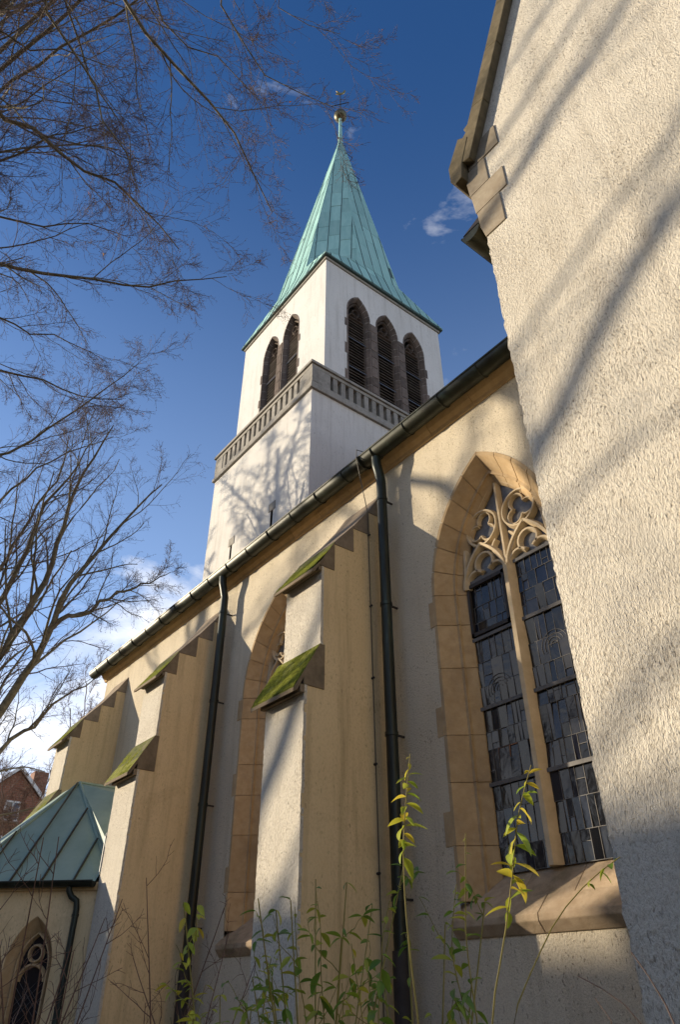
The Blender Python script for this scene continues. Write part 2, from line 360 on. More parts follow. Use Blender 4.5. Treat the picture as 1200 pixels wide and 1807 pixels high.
NY = 6.2                                                    # face of the nave wall
ZS, ZB = 4.50, 1.12
PROF = [(1.085, NY - .006), (1.035, NY - .006), (0.875, NY + .20), (0.835, NY + .20), (0.835, NY + .24), (0.735, NY + .34), (0.735, NY + .46), (1.085, NY + .46)]
PROFM = [(1.075, NY + .004), (1.04, NY + .004), (0.885, NY + .208), (0.845, NY + .208), (0.845, NY + .248), (0.745, NY + .345), (0.745, NY + .45), (1.075, NY + .45)]
TY0, TY1, GY = NY + .27, NY + .42, NY + .36                 # tracery front and back, glass plane
nave = thing('church_nave', 'cream rendered church nave with buttresses, copper gutter and pointed traceried windows', 'church', (-10, 7, 0))
def gothic_window(xc, detail):
    r = random.Random(int(-xc * 100))
    tr = MB()
    bar2d(tr, [(0, 1.10), (0, 2.6), (0, 4.2), (0, 4.62)], .17, TY0 - .02, TY1, xc)
    bar2d(tr, [(0, 4.60), (0, 5.2), (0, 5.95)], .085, TY0 + .02, TY1, xc)
    for sd in (-1, 1):
        cx = sd * .375; z0 = 4.60
        # trefoil head: two low foils and one raised foil, under a pointed arch
        bar2d(tr, [(cx + p, q) for p, q in arc(-.175, z0 + .02, .150, 190, 40, 10)], .075, TY0 + .03, TY1, xc)
        bar2d(tr, [(cx + p, q) for p, q in arc(.175, z0 + .02, .150, -10, 140, 10)], .075, TY0 + .03, TY1, xc)
        bar2d(tr, [(cx + p, q) for p, q in arc(0, z0 + .235, .150, 215, -35, 14)], .075, TY0 + .03, TY1, xc)
        bar2d(tr, [(cx + sd2 * (.36 - .36 * (i / 10) ** 2.1), z0 - .05 + .58 * i / 10) for sd2 in (1,) for i in range(11)], .085, TY0, TY1, xc)
        bar2d(tr, [(cx - (.36 - .36 * (i / 10) ** 2.1), z0 - .05 + .58 * i / 10) for i in range(11)], .085, TY0, TY1, xc)
        # roundel with three cusps above each light
        rc = (sd * .325, 5.36)
        bar2d(tr, arc(rc[0], rc[1], .265, 0, 360, 28), .06, TY0 + .01, TY1, xc)
        for a in (90, 210, 330):
            ca, sa = math.cos(math.radians(a + sd * 18)), math.sin(math.radians(a + sd * 18))
            bar2d(tr, arc(rc[0] + .125 * ca, rc[1] + .125 * sa, .115, a + sd * 18 - 125, a + sd * 18 + 125, 12), .045, TY0 + .04, TY1, xc)
        # S-curved bar from the light head to the arch
        bar2d(tr, [(sd * (.05 + .22 * math.sin(t * math.pi * .9) * t), 4.66 + .42 * t) for t in [i / 8 for i in range(9)]], .06, TY0 + .02, TY1, xc)
        bar2d(tr, [(sd * (.72 - .05 * t), 4.55 + .6 * t) for t in [i / 6 for i in range(7)]], .10, TY0 + .01, TY1, xc)
        bar2d(tr, [(sd * (.64 - .56 * t), 5.30 + .66 * t ** .8) for t in [i / 8 for i in range(9)]], .05, TY0 + .03, TY1, xc)
    win = tr.build('window', 'tracery_stone', nave, smooth=True)
    # surround stones, one by one, over a recessed mortar bed
    mo = MB()
    for sd in (-1, 1):
        ring_piece(mo, PROFM, -1.0, 0, sd, ZS, ZB - .28, xc, 2); ring_piece(mo, PROFM, 0, 1, sd, ZS, ZB - .28, xc, 16)
    mo.build('mortar_bed', 'mortar', win, smooth=True)
    for sd in (-1, 1):
        js = [-1.0]
        while js[-1] < -.16: js.append(min(-.0, js[-1] + r.uniform(.13, .24)))
        if js[-1] < 0: js.append(0.0)
        asg = [i / 6 for i in range(7)]
        for k, (a, c2) in enumerate(list(zip(js[:-1], js[1:])) + list(zip(asg[:-1], asg[1:]))):
            g = .0016 if a < 0 else .004
            mb = MB(); dy = r.uniform(-.003, .003)
            ring_piece(mb, PROF, a + g, c2 - (g if c2 < 1 else 0), sd, ZS, ZB - .28, xc, 1 if a < 0 else 5, dy)
            if a < 0 and k % 2 == 1:                        # longer bonding stone running into the wall
                za = arch_pt(1, a + g, ZS, ZB - .28)[1]; zc = arch_pt(1, c2 - g, ZS, ZB - .28)[1]
                x0, x1 = sorted((xc + sd * 1.086, xc + sd * r.uniform(1.15, 1.20)))
                mb.box(x0, x1, NY - .009 + dy, NY + .1, za, min(zc, za + .36))
            mb.build('surround_stone', 'ochre_stone', win, smooth=True)
    # sloping sill in two weathered courses and a lip
    for k, (a, c2) in enumerate(((-.99, -.33), (-.325, .33), (.335, .99))):
        MB().prism([(xc + a, NY + .44, 1.14), (xc + a, NY + .10, .83), (xc + a, NY + .10, .60), (xc + a, NY + .44, .60)], (c2 - a, 0, 0)).build('sill_stone', 'sill_stone', win, bevel=.006)
    for k, (a, c2) in enumerate(((-1.13, .02), (.026, 1.13))):
        MB().prism([(xc + a, NY + .098, .835), (xc + a, NY - .10, .66), (xc + a, NY - .10, .60), (xc + a, NY - .02, .50), (xc + a, NY + .098, .50)], (c2 - a, 0, 0)).build('sill_lip', 'sill_stone', win, bevel=.008)
    # leaded glass
    cm = MB()
    zbars = [1.10, 2.02, 2.91, 3.82, 4.64]
    tracery_glass = [(p, q) for p, q in arch_outline(.75, ZS, 4.65)]
    gl = MB(); gl.add([(xc + p, GY + .012, q) for p, q in tracery_glass], [tuple(range(len(tracery_glass)))])
    gl.build('tracery_pane', 'tracery_glass', win)
    for sd in (-1, 1):
        xl, xr = (xc - .74, xc - .07) if sd < 0 else (xc + .07, xc + .74)
        for pnl in range(4):
            cells = [(xl, xr, zbars[pnl], zbars[pnl + 1])]
            rows = detail
            out = []; z = zbars[pnl]; rr = random.Random(pnl * 7 + sd + int(xc * 10))
            hs = [rr.uniform(.6, 1.5) for _ in range(rows)]; tot = sum(hs)
            for hh in hs:
                z1 = z + (zbars[pnl + 1] - zbars[pnl]) * hh / tot
                ncol = rr.randint(5, 8) if detail > 1 else 3
                ws = [rr.uniform(.5, 1.6) for _ in range(ncol)]; tw = sum(ws); x = xl
                for w in ws:
                    x1 = x + (xr - xl) * w / tw
                    if rr.random() < .25 and z1 - z > .18:
                        zm = z + (z1 - z) * rr.uniform(.3, .7); out += [(x, x1, z, zm), (x, x1, zm, z1)]
                    else: out.append((x, x1, z, z1))
                    x = x1
                z = z1
            for (a, c2, z0, z1) in out:
                tx, tz = rr.gauss(0, .012), rr.gauss(0, .020); e = .003
                q = [(a + e, z0 + e), (c2 - e, z0 + e), (c2 - e, z1 - e), (a + e, z1 - e)]
                mx, mz = (a + c2) / 2, (z0 + z1) / 2
                pm = MB(); pm.add([(px, GY + (px - mx) * tx * 3 + (pz - mz) * tz * 2, pz) for px, pz in q], [(0, 1, 2, 3)])
                pm.build('pane', 'window_glass', win)
                for (ax, az_, bx, bz) in ((a, z0, a, z1), (a, z0, c2, z0)):
                    if ax == bx: cm.box(ax - .003, ax + .003, GY - .007, GY + .004, az_, bz)
                    else: cm.box(ax, bx, GY - .0065, GY + .004, az_ - .003, az_ + .003)
        # the flame-like leaded motif
        if detail > 1:
            mc, mz = (xl + xr) / 2 + (.05 if sd > 0 else -.02), 3.36 if sd > 0 else 3.1
            for k in range(4):
                pth = arc(mc, mz, .05 + .045 * k, 20, 200, 12)
                for p, q in zip(pth[:-1], pth[1:]): cm.tube([(p[0], GY - .006, p[1]), (q[0], GY - .006, q[1])], .004, 4, False)
    cm.build('lead_came', 'lead', win)
    for zb in zbars[1:]:
        for sd in (-1, 1):
            x0, x1 = (xc - .75, xc - .08) if sd < 0 else (xc + .08, xc + .75)
            MB().box(x0, x1, GY - .035, GY - .012, zb - .022, zb + .022).build('saddle_bar', 'lead', win)
    fr = MB()                                               # hopper frame in the upper left light
    x0, x1 = xc - .735, xc - .085
    for a in ((x0, x1, 3.86, 3.91), (x0, x1, 4.56, 4.61), (x0, x0 + .04, 3.86, 4.61), (x1 - .04, x1, 3.86, 4.61)): fr.box(a[0], a[1], GY - .05, GY - .01, a[2], a[3])
    fr.build('hopper_frame', 'iron', win)
    return win
W1, W2 = -4.86, -9.87
holes = []
for xc in (W1, W2):
    holes.append([(xc + p, q) for p, q in arch_outline(1.06, ZS, .55)])
nw = MB()
XE = -18.55                                                 # west end of the nave
face_with_holes(nw, [(XE, -G - .3), (-2.0, -G - .3), (-2.0, 7.5), (XE, 7.5)], holes, lambda x, z: (x, NY, z))
nw.add([(XE, NY, -G - .3), (XE, 21.6, -G - .3), (XE, 21.6, 7.22), (XE, 13.9, 15.8), (XE, NY, 7.5)], [(0, 1, 2, 3, 4)])
nw.add([(XE, 21.6, -G), (2, 21.6, -G), (2, 21.6, 7.22), (XE, 21.6, 7.22)], [(0, 1, 2, 3)])
nw.build('wall', 'stucco_nave', nave)
gothic_window(W1, 3); gothic_window(W2, 1)
# roof: slopes back from the gutter to the ridge
rf = MB(); sl = (16.0 - 7.33) / (13.9 - 5.78)
rf.add([(XE - .25, 5.90, 7.62), (3, 5.90, 7.62), (3, 13.9, 16.0), (XE - .25, 13.9, 16.0), (3, 22.0, 7.62), (XE - .25, 22.0, 7.62)], [(0, 1, 2, 3), (3, 2, 4, 5)])
rf.build('roof', 'roof_tile', nave)
# cornice stones under the gutter
x = XE - .12; k = 0
while x < -2.0:
    x1 = x + rng.uniform(.85, 1.1); e = .003
    MB().prism([(x + e, NY + .05, 7.17), (x + e, NY - .03, 7.17), (x + e, NY - .05, 7.22), (x + e, NY - .11, 7.28), (x + e, NY - .18, 7.40), (x + e, NY - .22, 7.42), (x + e, NY - .22, 7.56), (x + e, NY + .05, 7.56)], (x1 - x - 2 * e, 0, 0)).build('cornice_stone', 'cornice_stone', nave)
    x = x1
# half-round gutter with soldered collars
def trough(p0, p1, r, name, parent, mat='gutter_copper'):
    p0, p1 = Vector(p0), Vector(p1); t = (p1 - p0).normalized(); s = Vector((0, 0, 1)).cross(t).normalized()
    mb = MB(); n = 12; vs_ = []
    for p in (p0, p1):
        for rr in (r, r - .012):
            vs_ += [p + s * rr * math.cos(math.pi * j / n) - Vector((0, 0, 1)) * rr * math.sin(math.pi * j / n) for j in range(n + 1)]
    m_ = n + 1; fs = []
    for j in range(n): fs += [(j, j + 1, 2 * m_ + j + 1, 2 * m_ + j), (m_ + j, 3 * m_ + j, 3 * m_ + j + 1, m_ + j + 1)]
    for e in (0, 2 * m_): fs += [tuple(e + j for j in range(m_))]
    fs += [(0, 2 * m_, 3 * m_, m_), (m_ - 1, 2 * m_ - 1, 4 * m_ - 1, 3 * m_ - 1)]
    mb.add(vs_, fs)
    for sg in (1, -1): mb.tube([p0 + s * sg * r, p1 + s * sg * r], .017, 6)
    return mb.build(name, mat, parent, smooth=True)
GYc, GZ, GR = 5.895, 7.40, .142
gut = trough((XE - .28, GYc, GZ), (-2.4, GYc, GZ), GR, 'gutter', nave)
x = XE + .2; k = 0
while x < -2.6:
    mb = MB(); mb.add(*[[], []])
    pts = [(x, GYc + (GR + .008) * math.cos(math.pi * j / 14), GZ - (GR + .008) * math.sin(math.pi * j / 14)) for j in range(15)]
    mb.tube(pts, .012 if k % 2 else .007, 6); mb.build('gutter_collar', 'gutter_copper', gut, smooth=True)
    x += .78; k += 1
MB().box(XE - .26, -2.4, GYc + .05, NY - .20, 7.565, 7.60).build('eaves_board', 'iron', nave)
# downpipes
def downpipe(x, y, parent, top, zlow):
    pts = [(x, GYc, GZ - GR + .03), (x, GYc + .01, top - .12), (x, (GYc + y) / 2, top - .24), (x, y, top - .42), (x, y, zlow)]
    full = []
    for i in range(len(pts) - 1):
        a, c2 = Vector(pts[i]), Vector(pts[i + 1]); n = 3 if i < 3 else 12
        full += [a.lerp(c2, j / n) for j in range(n)]
    full.append(Vector(pts[-1]))
    dp = MB().tube(full, .078, 14).build('downpipe', 'pipe_copper', parent, smooth=True)
    z = top - .75
    while z > zlow + .3:
        MB().tube([(x, y, z), (x, y, z - .05)], .089, 14).build('pipe_collar', 'pipe_copper', dp, smooth=True)
        MB().box(x - .012, x + .012, y + .08, NY + .03, z - .035, z - .01).build('pipe_bracket', 'iron', dp)
        z -= 1.85
    MB().tube([(x, y, .42), (x, y, .30), (x, y, -1.55)], [.096, .096, .096], 14).build('pipe_shoe', 'iron', dp, smooth=True)
    return dp
for x in (-6.66, -11.66): downpipe(x, 5.985, nave, 7.24, -1.5)

# buttresses
YF, YU = 4.83, 5.07
rb = random.Random(77)
def moss_mat(corner, du, dv, nu, nv, thick, seed, parent, cover):
    # cushions of moss: a thick uneven skin lying on a sloping stone
    from mathutils import noise as mn
    c0, du, dv = Vector(corner), Vector(du), Vector(dv); nn = du.cross(dv).normalized()
    if nn.z < 0: nn = -nn
    mb = MB(); ok = {}
    for i in range(nu + 1):
        for j in range(nv + 1):
            p = c0 + du * (i / nu) + dv * (j / nv); q = p * 4.0 + Vector((seed, 0, 0))
            h = mn.noise(q) * .55 + mn.noise(q * 3.1) * .35 + mn.noise(q * 9) * .25 + cover
            h = max(-.35, min(1.0, h)); ok[i, j] = len(mb.v); mb.v.append(p + nn * (thick * h))
    for i in range(nu):
        for j in range(nv): mb.f.append((ok[i, j], ok[i + 1, j], ok[i + 1, j + 1], ok[i, j + 1]))
    o = mb.build('moss', 'moss', parent, smooth=True); o['kind'] = 'stuff'; return o
def buttress(xr):
    xl = xr - .865; bm_ = MB()
    # smooth sides, warm bounce light put into their tan; rough stucco front: body is the sides, front faces are parts
    steps = [(5.07, 5.07), (5.29, 5.07), (5.29, 5.52), (5.65, 5.52), (5.65, 5.95), (5.97, 5.95), (5.97, 6.38), (6.21, 6.38)]
    prof = [(YF, -G - .3), (YF, 3.25), (5.12, 3.25), (5.12, 3.5), (YU, 3.5)] + steps + [(6.21, -G - .3)]
    for xx in (xl, xr): bm_.add([(xx, y, z) for y, z in prof], [tuple(range(len(prof)))])
    for (ya, za), (yb, zb) in zip(prof[4:-2], prof[5:-1]): bm_.add([(xl, ya, za), (xr, ya, za), (xr, yb, zb), (xl, yb, zb)], [(0, 1, 2, 3)])
    b_ = bm_.build('buttress', 'stucco_smooth', nave)
    for yy, za, zb in ((YF, -G - .3, 3.25), (YU, 3.5, 5.07)):   # roughcast face with an uneven, hand-floated arris
        n = int((zb - za) / .045); zs_ = [za + (zb - za) * i / n for i in range(n + 1)]
        pl = [(xl - .006 + rb.gauss(0, .004), yy - .014, z) for z in zs_]; pr = [(xr + .006 + rb.gauss(0, .005), yy - .014, z) for z in zs_]
        fm = MB()
        for i in range(n):
            a0, a1, b0, b1 = pl[i], pl[i + 1], pr[i], pr[i + 1]; bk = lambda p: (p[0], yy + .03, p[2])
            fm.add([a0, b0, b1, a1, bk(a0), bk(b0), bk(b1), bk(a1)], [(0, 1, 2, 3), (1, 5, 6, 2), (4, 0, 3, 7)])
        fm.build('buttress_front', 'stucco_rough', b_)
    # coping stones: triangular blocks stepping up to the wall, sloping lip on top
    o = .035; L = .05
    blocks = [(5.02, 5.29, 5.07, 5.52), (5.29, 5.65, 5.52, 5.95), (5.65, 5.97, 5.95, 6.38), (5.97, 6.215, 6.38, 6.78)]
    for kk, (ya, yb, za, zb) in enumerate(blocks):
        e = .002
        MB().prism([(xl - o, ya + e, za), (xl - o, yb - e, za), (xl - o, yb - e, zb + L), (xl - o, ya + e, za + L)], (xr - xl + o + .012, 0, 0)).build('coping_stone', 'coping_stone' if kk == 0 else 'bare_coping', b_, bevel=.006)
    MB().prism([(xl - .10, 5.018, 5.075), (xl - .10, 5.018, 5.125), (xl - .10, 4.875, 4.955), (xl - .10, 4.875, 4.905), (xl - .10, 4.93, 4.93), (xl - .10, 5.0, 5.05)], (xr - xl + .125, 0, 0)).build('drip_lip', 'coping_stone', b_, bevel=.006)
    MB().box(xl - .05, xr + .016, YU - .075, YU - .013, 4.985, 5.06).build('coping_moulding', 'coping_stone', b_, bevel=.008)
    # big weathering stone at the lower set-off
    MB().prism([(xl - .03, 4.80, 3.25), (xl - .03, 5.13, 3.25), (xl - .03, 5.13, 3.87), (xl - .03, 5.045, 3.87), (xl - .03, 4.80, 3.44)], (xr - xl + .045, 0, 0)).build('weathering_stone', 'mossy_stone' if xr > -7 else 'coping_stone', b_, bevel=.008)
    MB().prism([(xl - .12, 4.797, 3.435), (xl - .12, 4.64, 3.17), (xl - .12, 4.64, 3.115), (xl - .12, 4.70, 3.15), (xl - .12, 4.797, 3.34)], (xr - xl + .145, 0, 0)).build('drip_lip', 'mossy_stone', b_, bevel=.006)
    MB().box(xl - .05, xr + .016, YF - .08, YF - .013, 3.14, 3.248).build('coping_moulding', 'coping_stone', b_, bevel=.008)
    cov = {-6.975: .30, -11.965: -.08, -16.97: -.2}[xr]
    moss_mat((xl - .11, 4.645, 3.18), (xr - xl + .125, 0, 0), (0, .40, .675), 60, 30, .022, -xr, b_, cov)
    moss_mat((xl - .09, 4.885, 4.972), (xr - xl + .11, 0, 0), (0, .36, .50), 56, 22, .016, -xr + 5, b_, cov - .12)
    return b_
for xr in (-6.975, -11.965, -16.97): buttress(xr)
# lightning conductor down the side of the near buttress
lw = MB().tube([(-6.95, GYc + .1, GZ + .2), (-6.95, GYc - .17, GZ + .15), (-6.95, GYc - .18, GZ - .05), (-6.95, 5.80, 6.95), (-6.95, 5.93, 6.35), (-6.948, 5.94, 4.5), (-6.948, 5.955, 2.0), (-6.948, 5.965, -1.5)], .0075, 5).build('lightning_conductor', 'wire', nave)
for z in (5.93, 4.7, 3.6, 2.45, 1.2, .1): MB().tube([(-6.985, 5.945, z), (-6.925, 5.945, z)], .017, 6).build('conductor_clip', 'iron', lw)
MB().tube([(-6.95, GYc + GR * 1.12 * math.cos(t), GZ - GR * 1.12 * math.sin(t)) for t in [math.pi * i / 12 for i in range(13)]], .016, 6).build('gutter_clamp', 'gutter_copper', gut)

# ------------------------------------------------------------------ transept
TYF = 4.4; TX = -2.83
tran = thing('church_transept', 'tall cream roughcast transept gable wall with stone kneeler, closest to the viewer', 'church', (2.5, 9, 0))
tw = MB(); xg = 2.6; zk = 8.85; za = zk + (xg - TX) * 2.43
outline = [(TX, -G - .3), (2 * xg - TX, -G - .3), (2 * xg - TX, zk), (xg, za), (TX, zk)]
nz = 180; left = [(TX + rng.gauss(0, .006), zk - (zk + G + .3) * i / nz) for i in range(1, nz)]   # slightly wavy corner
tw.prism([(x, TYF, z) for x, z in outline + left], (0, 12, 0)); tw.build('wall', 'stucco_rough', tran)
qs = [(7.42, 7.98, -.02, .30), (7.98, 8.40, -.075, .42), (8.40, 8.92, -.115, .20), (8.92, 9.36, -.06, .44)]
for z0, z1, l, rr in qs:
    z0_, z1_ = z0 + .004, z1 - .004
    if z0 < 7.5: poly = [(TX + .0, z0_), (TX + rr, z0_), (TX + rr, z1_), (TX - .06, z1_), (TX - .05, z0 + .25)]
    else: poly = [(TX + l, z0_), (TX + rr, z0_), (TX + rr, z1_), (TX + l - .03, z1_)]
    MB().prism([(x, TYF - .018, z) for x, z in poly], (0, .55, 0)).build('quoin_stone', 'quoin_stone', tran, bevel=.008)
MB().prism([(x, TYF - .138, z) for x, z in [(TX - .29, 8.86), (TX - .29, 9.18), (TX - .06, 9.62), (TX + .10, 9.45), (TX - .06, 9.02), (TX - .10, 8.74), (TX - .22, 8.72)]], (0, .9, 0)).build('kneeler_stone', 'kneeler_stone', tran, bevel=.012)
d = Vector((1, 0, 2.43)).normalized(); nrm = Vector((-2.43, 0, 1)).normalized()
s_ = .03
while s_ < 9:
    s1 = s_ + rng.uniform(.85, 1.1); p0 = Vector((TX + .005, TYF - .13, 8.98)) + d * s_; p1 = Vector((TX + .005, TYF - .13, 8.98)) + d * (s1 - .006)
    MB().prism([p0 - nrm * .05, p1 - nrm * .05, p1 + nrm * .17, p0 + nrm * .17], (0, .8, 0)).build('raking_coping', 'kneeler_stone', tran, bevel=.010)
    s_ = s1
cr = MB(); pc = Vector((TX - .14, TYF + .40, 10.62))
cr.prism([pc + Vector(q) for q in [(-.16, 0, .0), (-.20, 0, .12), (-.12, 0, .17), (-.16, 0, .30), (-.02, 0, .34), (.06, 0, .22), (.04, 0, .0)]], (0, .22, 0)).build('crocket', 'kneeler_stone', tran, bevel=.02)
tg = trough((TX - .30, TYF + .12, 8.02), (TX - .30, 7.4, 8.02), .15, 'gutter', tran)
MB().prism([(TX - .43, TYF + .13, 8.06), (TX + .02, TYF + .13, 8.06), (TX + .02, TYF + .13, 8.22)], (0, 3.0, 0)).build('eaves_board', 'iron', tran)
tr2 = MB(); tr2.add([(TX - .35, TYF + .5, 8.10), (TX - .35, 16.3, 8.10), (xg, 16.3, za - .5), (xg, TYF + .5, za - .5)], [(0, 1, 2, 3)]); tr2.build('roof', 'roof_tile', tran)

# ------------------------------------------------------------------ polygonal annex under the second bay
ann = thing('church_annex', 'low polygonal church annex with green copper roof between the far buttresses', 'annex', (-15, 4.6, 0))
P = Vector((-12.90, 4.86)); e45 = Vector((-.7071, -.7071))
Q = P + e45 * 2.55; R_ = Q + Vector((-2.6, 0)); S_ = R_ + Vector((-1.8, 1.8))
ze = 1.60
aw = MB(); ring = [(P.x, 6.15), (P.x, P.y), (Q.x, Q.y), (R_.x, R_.y), (S_.x, S_.y), (S_.x, 6.15)]
fl = lambda s, z: (P.x + e45.x * s, P.y + e45.y * s, z)
WS = .98; hw = .36                                          # lancet of the diagonal face
def small_arch(w, zs, zb, n=8):
    rr = 2 * w; r = [(w, zb), (w, zs)] + [(-w + rr * math.cos(math.radians(60 * i / n)), zs + rr * math.sin(math.radians(60 * i / n))) for i in range(1, n + 1)]
    return r + [(-x, z) for x, z in reversed(r[:-1])]
ho = [(WS + p, q) for p, q in small_arch(.40, .42, -.75)]
face_with_holes(aw, [(0, -G - .3), (2.55, -G - .3), (2.55, ze - .02), (0, ze - .02)], [ho], fl)
for (ax, ay), (bx, by) in list(zip(ring[:1], ring[1:2])) + list(zip(ring[2:-1], ring[3:])):
    aw.add([(ax, ay, -G - .3), (bx, by, -G - .3), (bx, by, ze - .02), (ax, ay, ze - .02)], [(0, 1, 2, 3)])
aw.build('wall', 'stucco_smooth', ann)
inn = Vector((-.7071, .7071, 0))
def f3(s, z, dpt): q = fl(s, z); return (q[0] + inn.x * dpt, q[1] + inn.y * dpt, z)
rv = MB(); oa, ob = small_arch(.405, .42, -.75), small_arch(.27, .42, -.60); n = len(oa)
rv.add([f3(WS + p, q, -.004) for p, q in oa] + [f3(WS + p, q, .26) for p, q in ob], [(i, (i + 1) % n, n + (i + 1) % n, n + i) for i in range(n)])
aw_ = rv.build('window', 'ochre_stone', ann)
gp = MB(); gp.add([f3(WS + p, q, .25) for p, q in ob], [tuple(range(n))]); gp.build('pane', 'window_glass', aw_)
lc = MB()
for i in range(-6, 14):
    for sg in (1, -1):
        a = (WS - .28, -.6 + i * .11 + (0 if sg > 0 else .56)); c2 = (WS + .28, -.6 + i * .11 + (.56 if sg > 0 else 0))
        if -.6 < min(a[1], c2[1]) and max(a[1], c2[1]) < .50: lc.tube([f3(*a, .243), f3(*c2, .243)], .004, 4, False)
lc.build('lead_came', 'lead', aw_)
tr3 = MB()
def bar_local(path, w, y0, y1):
    t_ = MB(); bar2d(t_, path, w, y0, y1, 0); tr3.add([f3(WS + x, z, y) for x, y, z in t_.v], t_.f)
bar_local(arc(0, .60, .115, 0, 360, 18), .05, .17, .25)
bar_local(arc(0, .22, .225, 180, 0, 14), .06, .17, .25)
bar_local([(p, q) for p, q in small_arch(.27, .42, -.60)], .06, .15, .25)
tr3.build('tracery', 'ochre_stone', aw_, smooth=True)
# roof planes (diagonal face, front face, side face against the buttress)
m_ = 1.2; apex = Vector((-15.226, 4.94, 3.65)); Pr = Vector((P.x + .02, P.y - .10, ze)); Qr = Vector((Q.x + .03, Q.y - .10, ze)); Rr = Vector((R_.x, R_.y - .10, ze))
hb = Vector((-13.31, 4.99, 2.07)); apw = Vector((-16.2, 4.94, 3.65))
rp = MB()
rp.add([Pr, Qr, apex, hb], [(0, 1, 2, 3)]); rp.add([Qr, Rr, apw, apex], [(0, 1, 2, 3)])
rp.add([hb, apex, apex + Vector((0, 1.3, 0)), Vector((-12.86, 6.2, 2.9)), Vector((-12.86, 4.98, 2.05))], [(0, 1, 2, 3, 4)])
rp.add([Pr, hb, Vector((-12.86, 4.98, 2.05))], [(0, 1, 2)])
rp.add([Rr, Vector((S_.x, S_.y, ze)), Vector((S_.x, 6.3, ze)), apw + Vector((0, 1.3, 0)), apw], [(0, 1, 2, 3, 4)]); rp.add([apw, apex, apex + Vector((0, 1.3, 0)), apw + Vector((0, 1.3, 0))], [(0, 1, 2, 3)])
roofa = rp.build('roof', 'annex_copper', ann)
up45 = (Vector((-.7071, .7071, m_))).normalized(); ed = Vector((e45.x, e45.y, 0))
nrm = ed.cross(up45).normalized()
if nrm.z < 0: nrm = -nrm
for s in (.38, .95, 1.52, 2.08):
    st = Pr + ed * s + Vector((0, 0, 0))
    # stop where the seam meets the hip
    best = 0
    for i in range(1, 80):
        p = st + up45 * (i * .04); best = i * .04
        rel = p - apex
        if p.z > 3.6: break
        hx = hb + (apex - hb) * max(0, min(1, (p.z - hb.z) / (apex.z - hb.z)))
        hq = Qr + (apex - Qr) * max(0, min(1, (p.z - Qr.z) / (apex.z - Qr.z)))
        if (p - hx).dot(ed) < 0 or (p - hq).dot(ed) > 0: break
    a, c2 = st + nrm * .018, st + up45 * best + nrm * .018
    MB().tube([a, c2], .021, 5).build('standing_seam', 'pipe_copper', roofa)
for a, c2 in ((hb, apex), (apex, Qr), (apex, apex + Vector((0, 1.25, 0)))): MB().tube([a + Vector((0, 0, .02)), c2 + Vector((0, 0, .02))], .032, 6).build('hip_roll', 'annex_copper', roofa)
MB().prism([(-12.875, 4.80, 1.75), (-12.875, 4.80, 2.30), (-12.875, 4.815, 2.36), (-12.875, 4.815, 1.7)], (.022, 0, 0)).build('flashing', 'flashing', roofa)
g0 = Vector((P.x + .06, P.y - .14, ze - .0)); trough(g0 - ed * .02, g0 + ed * 2.75, .085, 'gutter', ann, 'pipe_copper')
MB().prism([fl(0, ze - .12), fl(2.55, ze - .12), fl(2.55, ze + .0), fl(0, ze)], -inn * .06).build('eaves_board', 'cornice_stone', ann)
ps = .36
o_ = lambda s, z, out: Vector((*fl(s, z)[:2], z)) - inn * out
path = [o_(ps + .10, ze - .02, .13), o_(ps + .10, ze - .13, .13), o_(ps + .04, ze - .22, .12), o_(ps - .06, ze - .28, .11), o_(ps - .08, ze - .40, .10), o_(ps - .08, ze - 1.2, .10), o_(ps - .08, -1.5, .10)]
pp = MB().tube(path, .05, 10).build('downpipe', 'pipe_copper', ann, smooth=True)
for z in (ze - .47, ze - 1.7): MB().tube([o_(ps - .08, z, .10), o_(ps - .08, z - .04, .10)], .058, 10).build('pipe_collar', 'pipe_copper', pp)
# ------------------------------------------------------------------ bell tower
tower = thing('bell_tower', 'square white bell tower with louvred belfry and green copper spire', 'tower', (-18, 13.9, 0))
LX0, LX1, LY0, LY1 = -21.46, -14.56, 10.0, 17.4             # lower stage
UX0, UX1, UY0, UY1 = -21.28, -14.74, 10.65, 17.25           # belfry stage
BZ0, BZ1, EZ = 17.63, 18.95, 25.95
lw_ = MB()
slits = [(-16.72, 12.7, 13.55), (-19.42, 12.7, 13.5)]
face_with_holes(lw_, [(LX0, -G - .3), (LX1, -G - .3), (LX1, BZ0), (LX0, BZ0)], [[(x - .07, z0 - 2), (x + .07, z0 - 2), (x + .07, z1), (x - .07, z1)] for x, z0, z1 in slits], lambda x, z: (x, LY0, z))
lw_.add([(LX1, LY0, -G), (LX1, LY1, -G), (LX1, LY1, BZ0), (LX1, LY0, BZ0)], [(0, 1, 2, 3)])
lw_.add([(LX0, LY0, -G), (LX0, LY1, -G), (LX0, LY1, BZ0), (LX0, LY0, BZ0)], [(0, 1, 2, 3)])
lw_.add([(LX0, LY1, -G), (LX1, LY1, -G), (LX1, LY1, BZ0), (LX0, LY1, BZ0)], [(0, 1, 2, 3)])
lw_.add([(LX0, LY0, BZ0), (LX1, LY0, BZ0), (LX1, LY1, BZ0), (LX0, LY1, BZ0)], [(0, 1, 2, 3)])
lwo = lw_.build('lower_wall', 'tower_plaster', tower)
for x, z0, z1 in slits:
    sl_ = MB(); sl_.box(x - .07, x + .07, LY0 + .3, LY0 + .32, z0 - 2, z1)
    for a in (x - .071, x + .071): sl_.add([(a, LY0, z0 - 2), (a, LY0 + .3, z0 - 2), (a, LY0 + .3, z1), (a, LY0, z1)], [(0, 1, 2, 3)])
    so = sl_.build('slit_window', 'dark_inside', tower)
    MB().box(x - .20, x + .20, LY0 - .02, LY0 + .2, z1 + .002, z1 + .34).build('lintel_stone', 'balustrade_stone', so, bevel=.01)
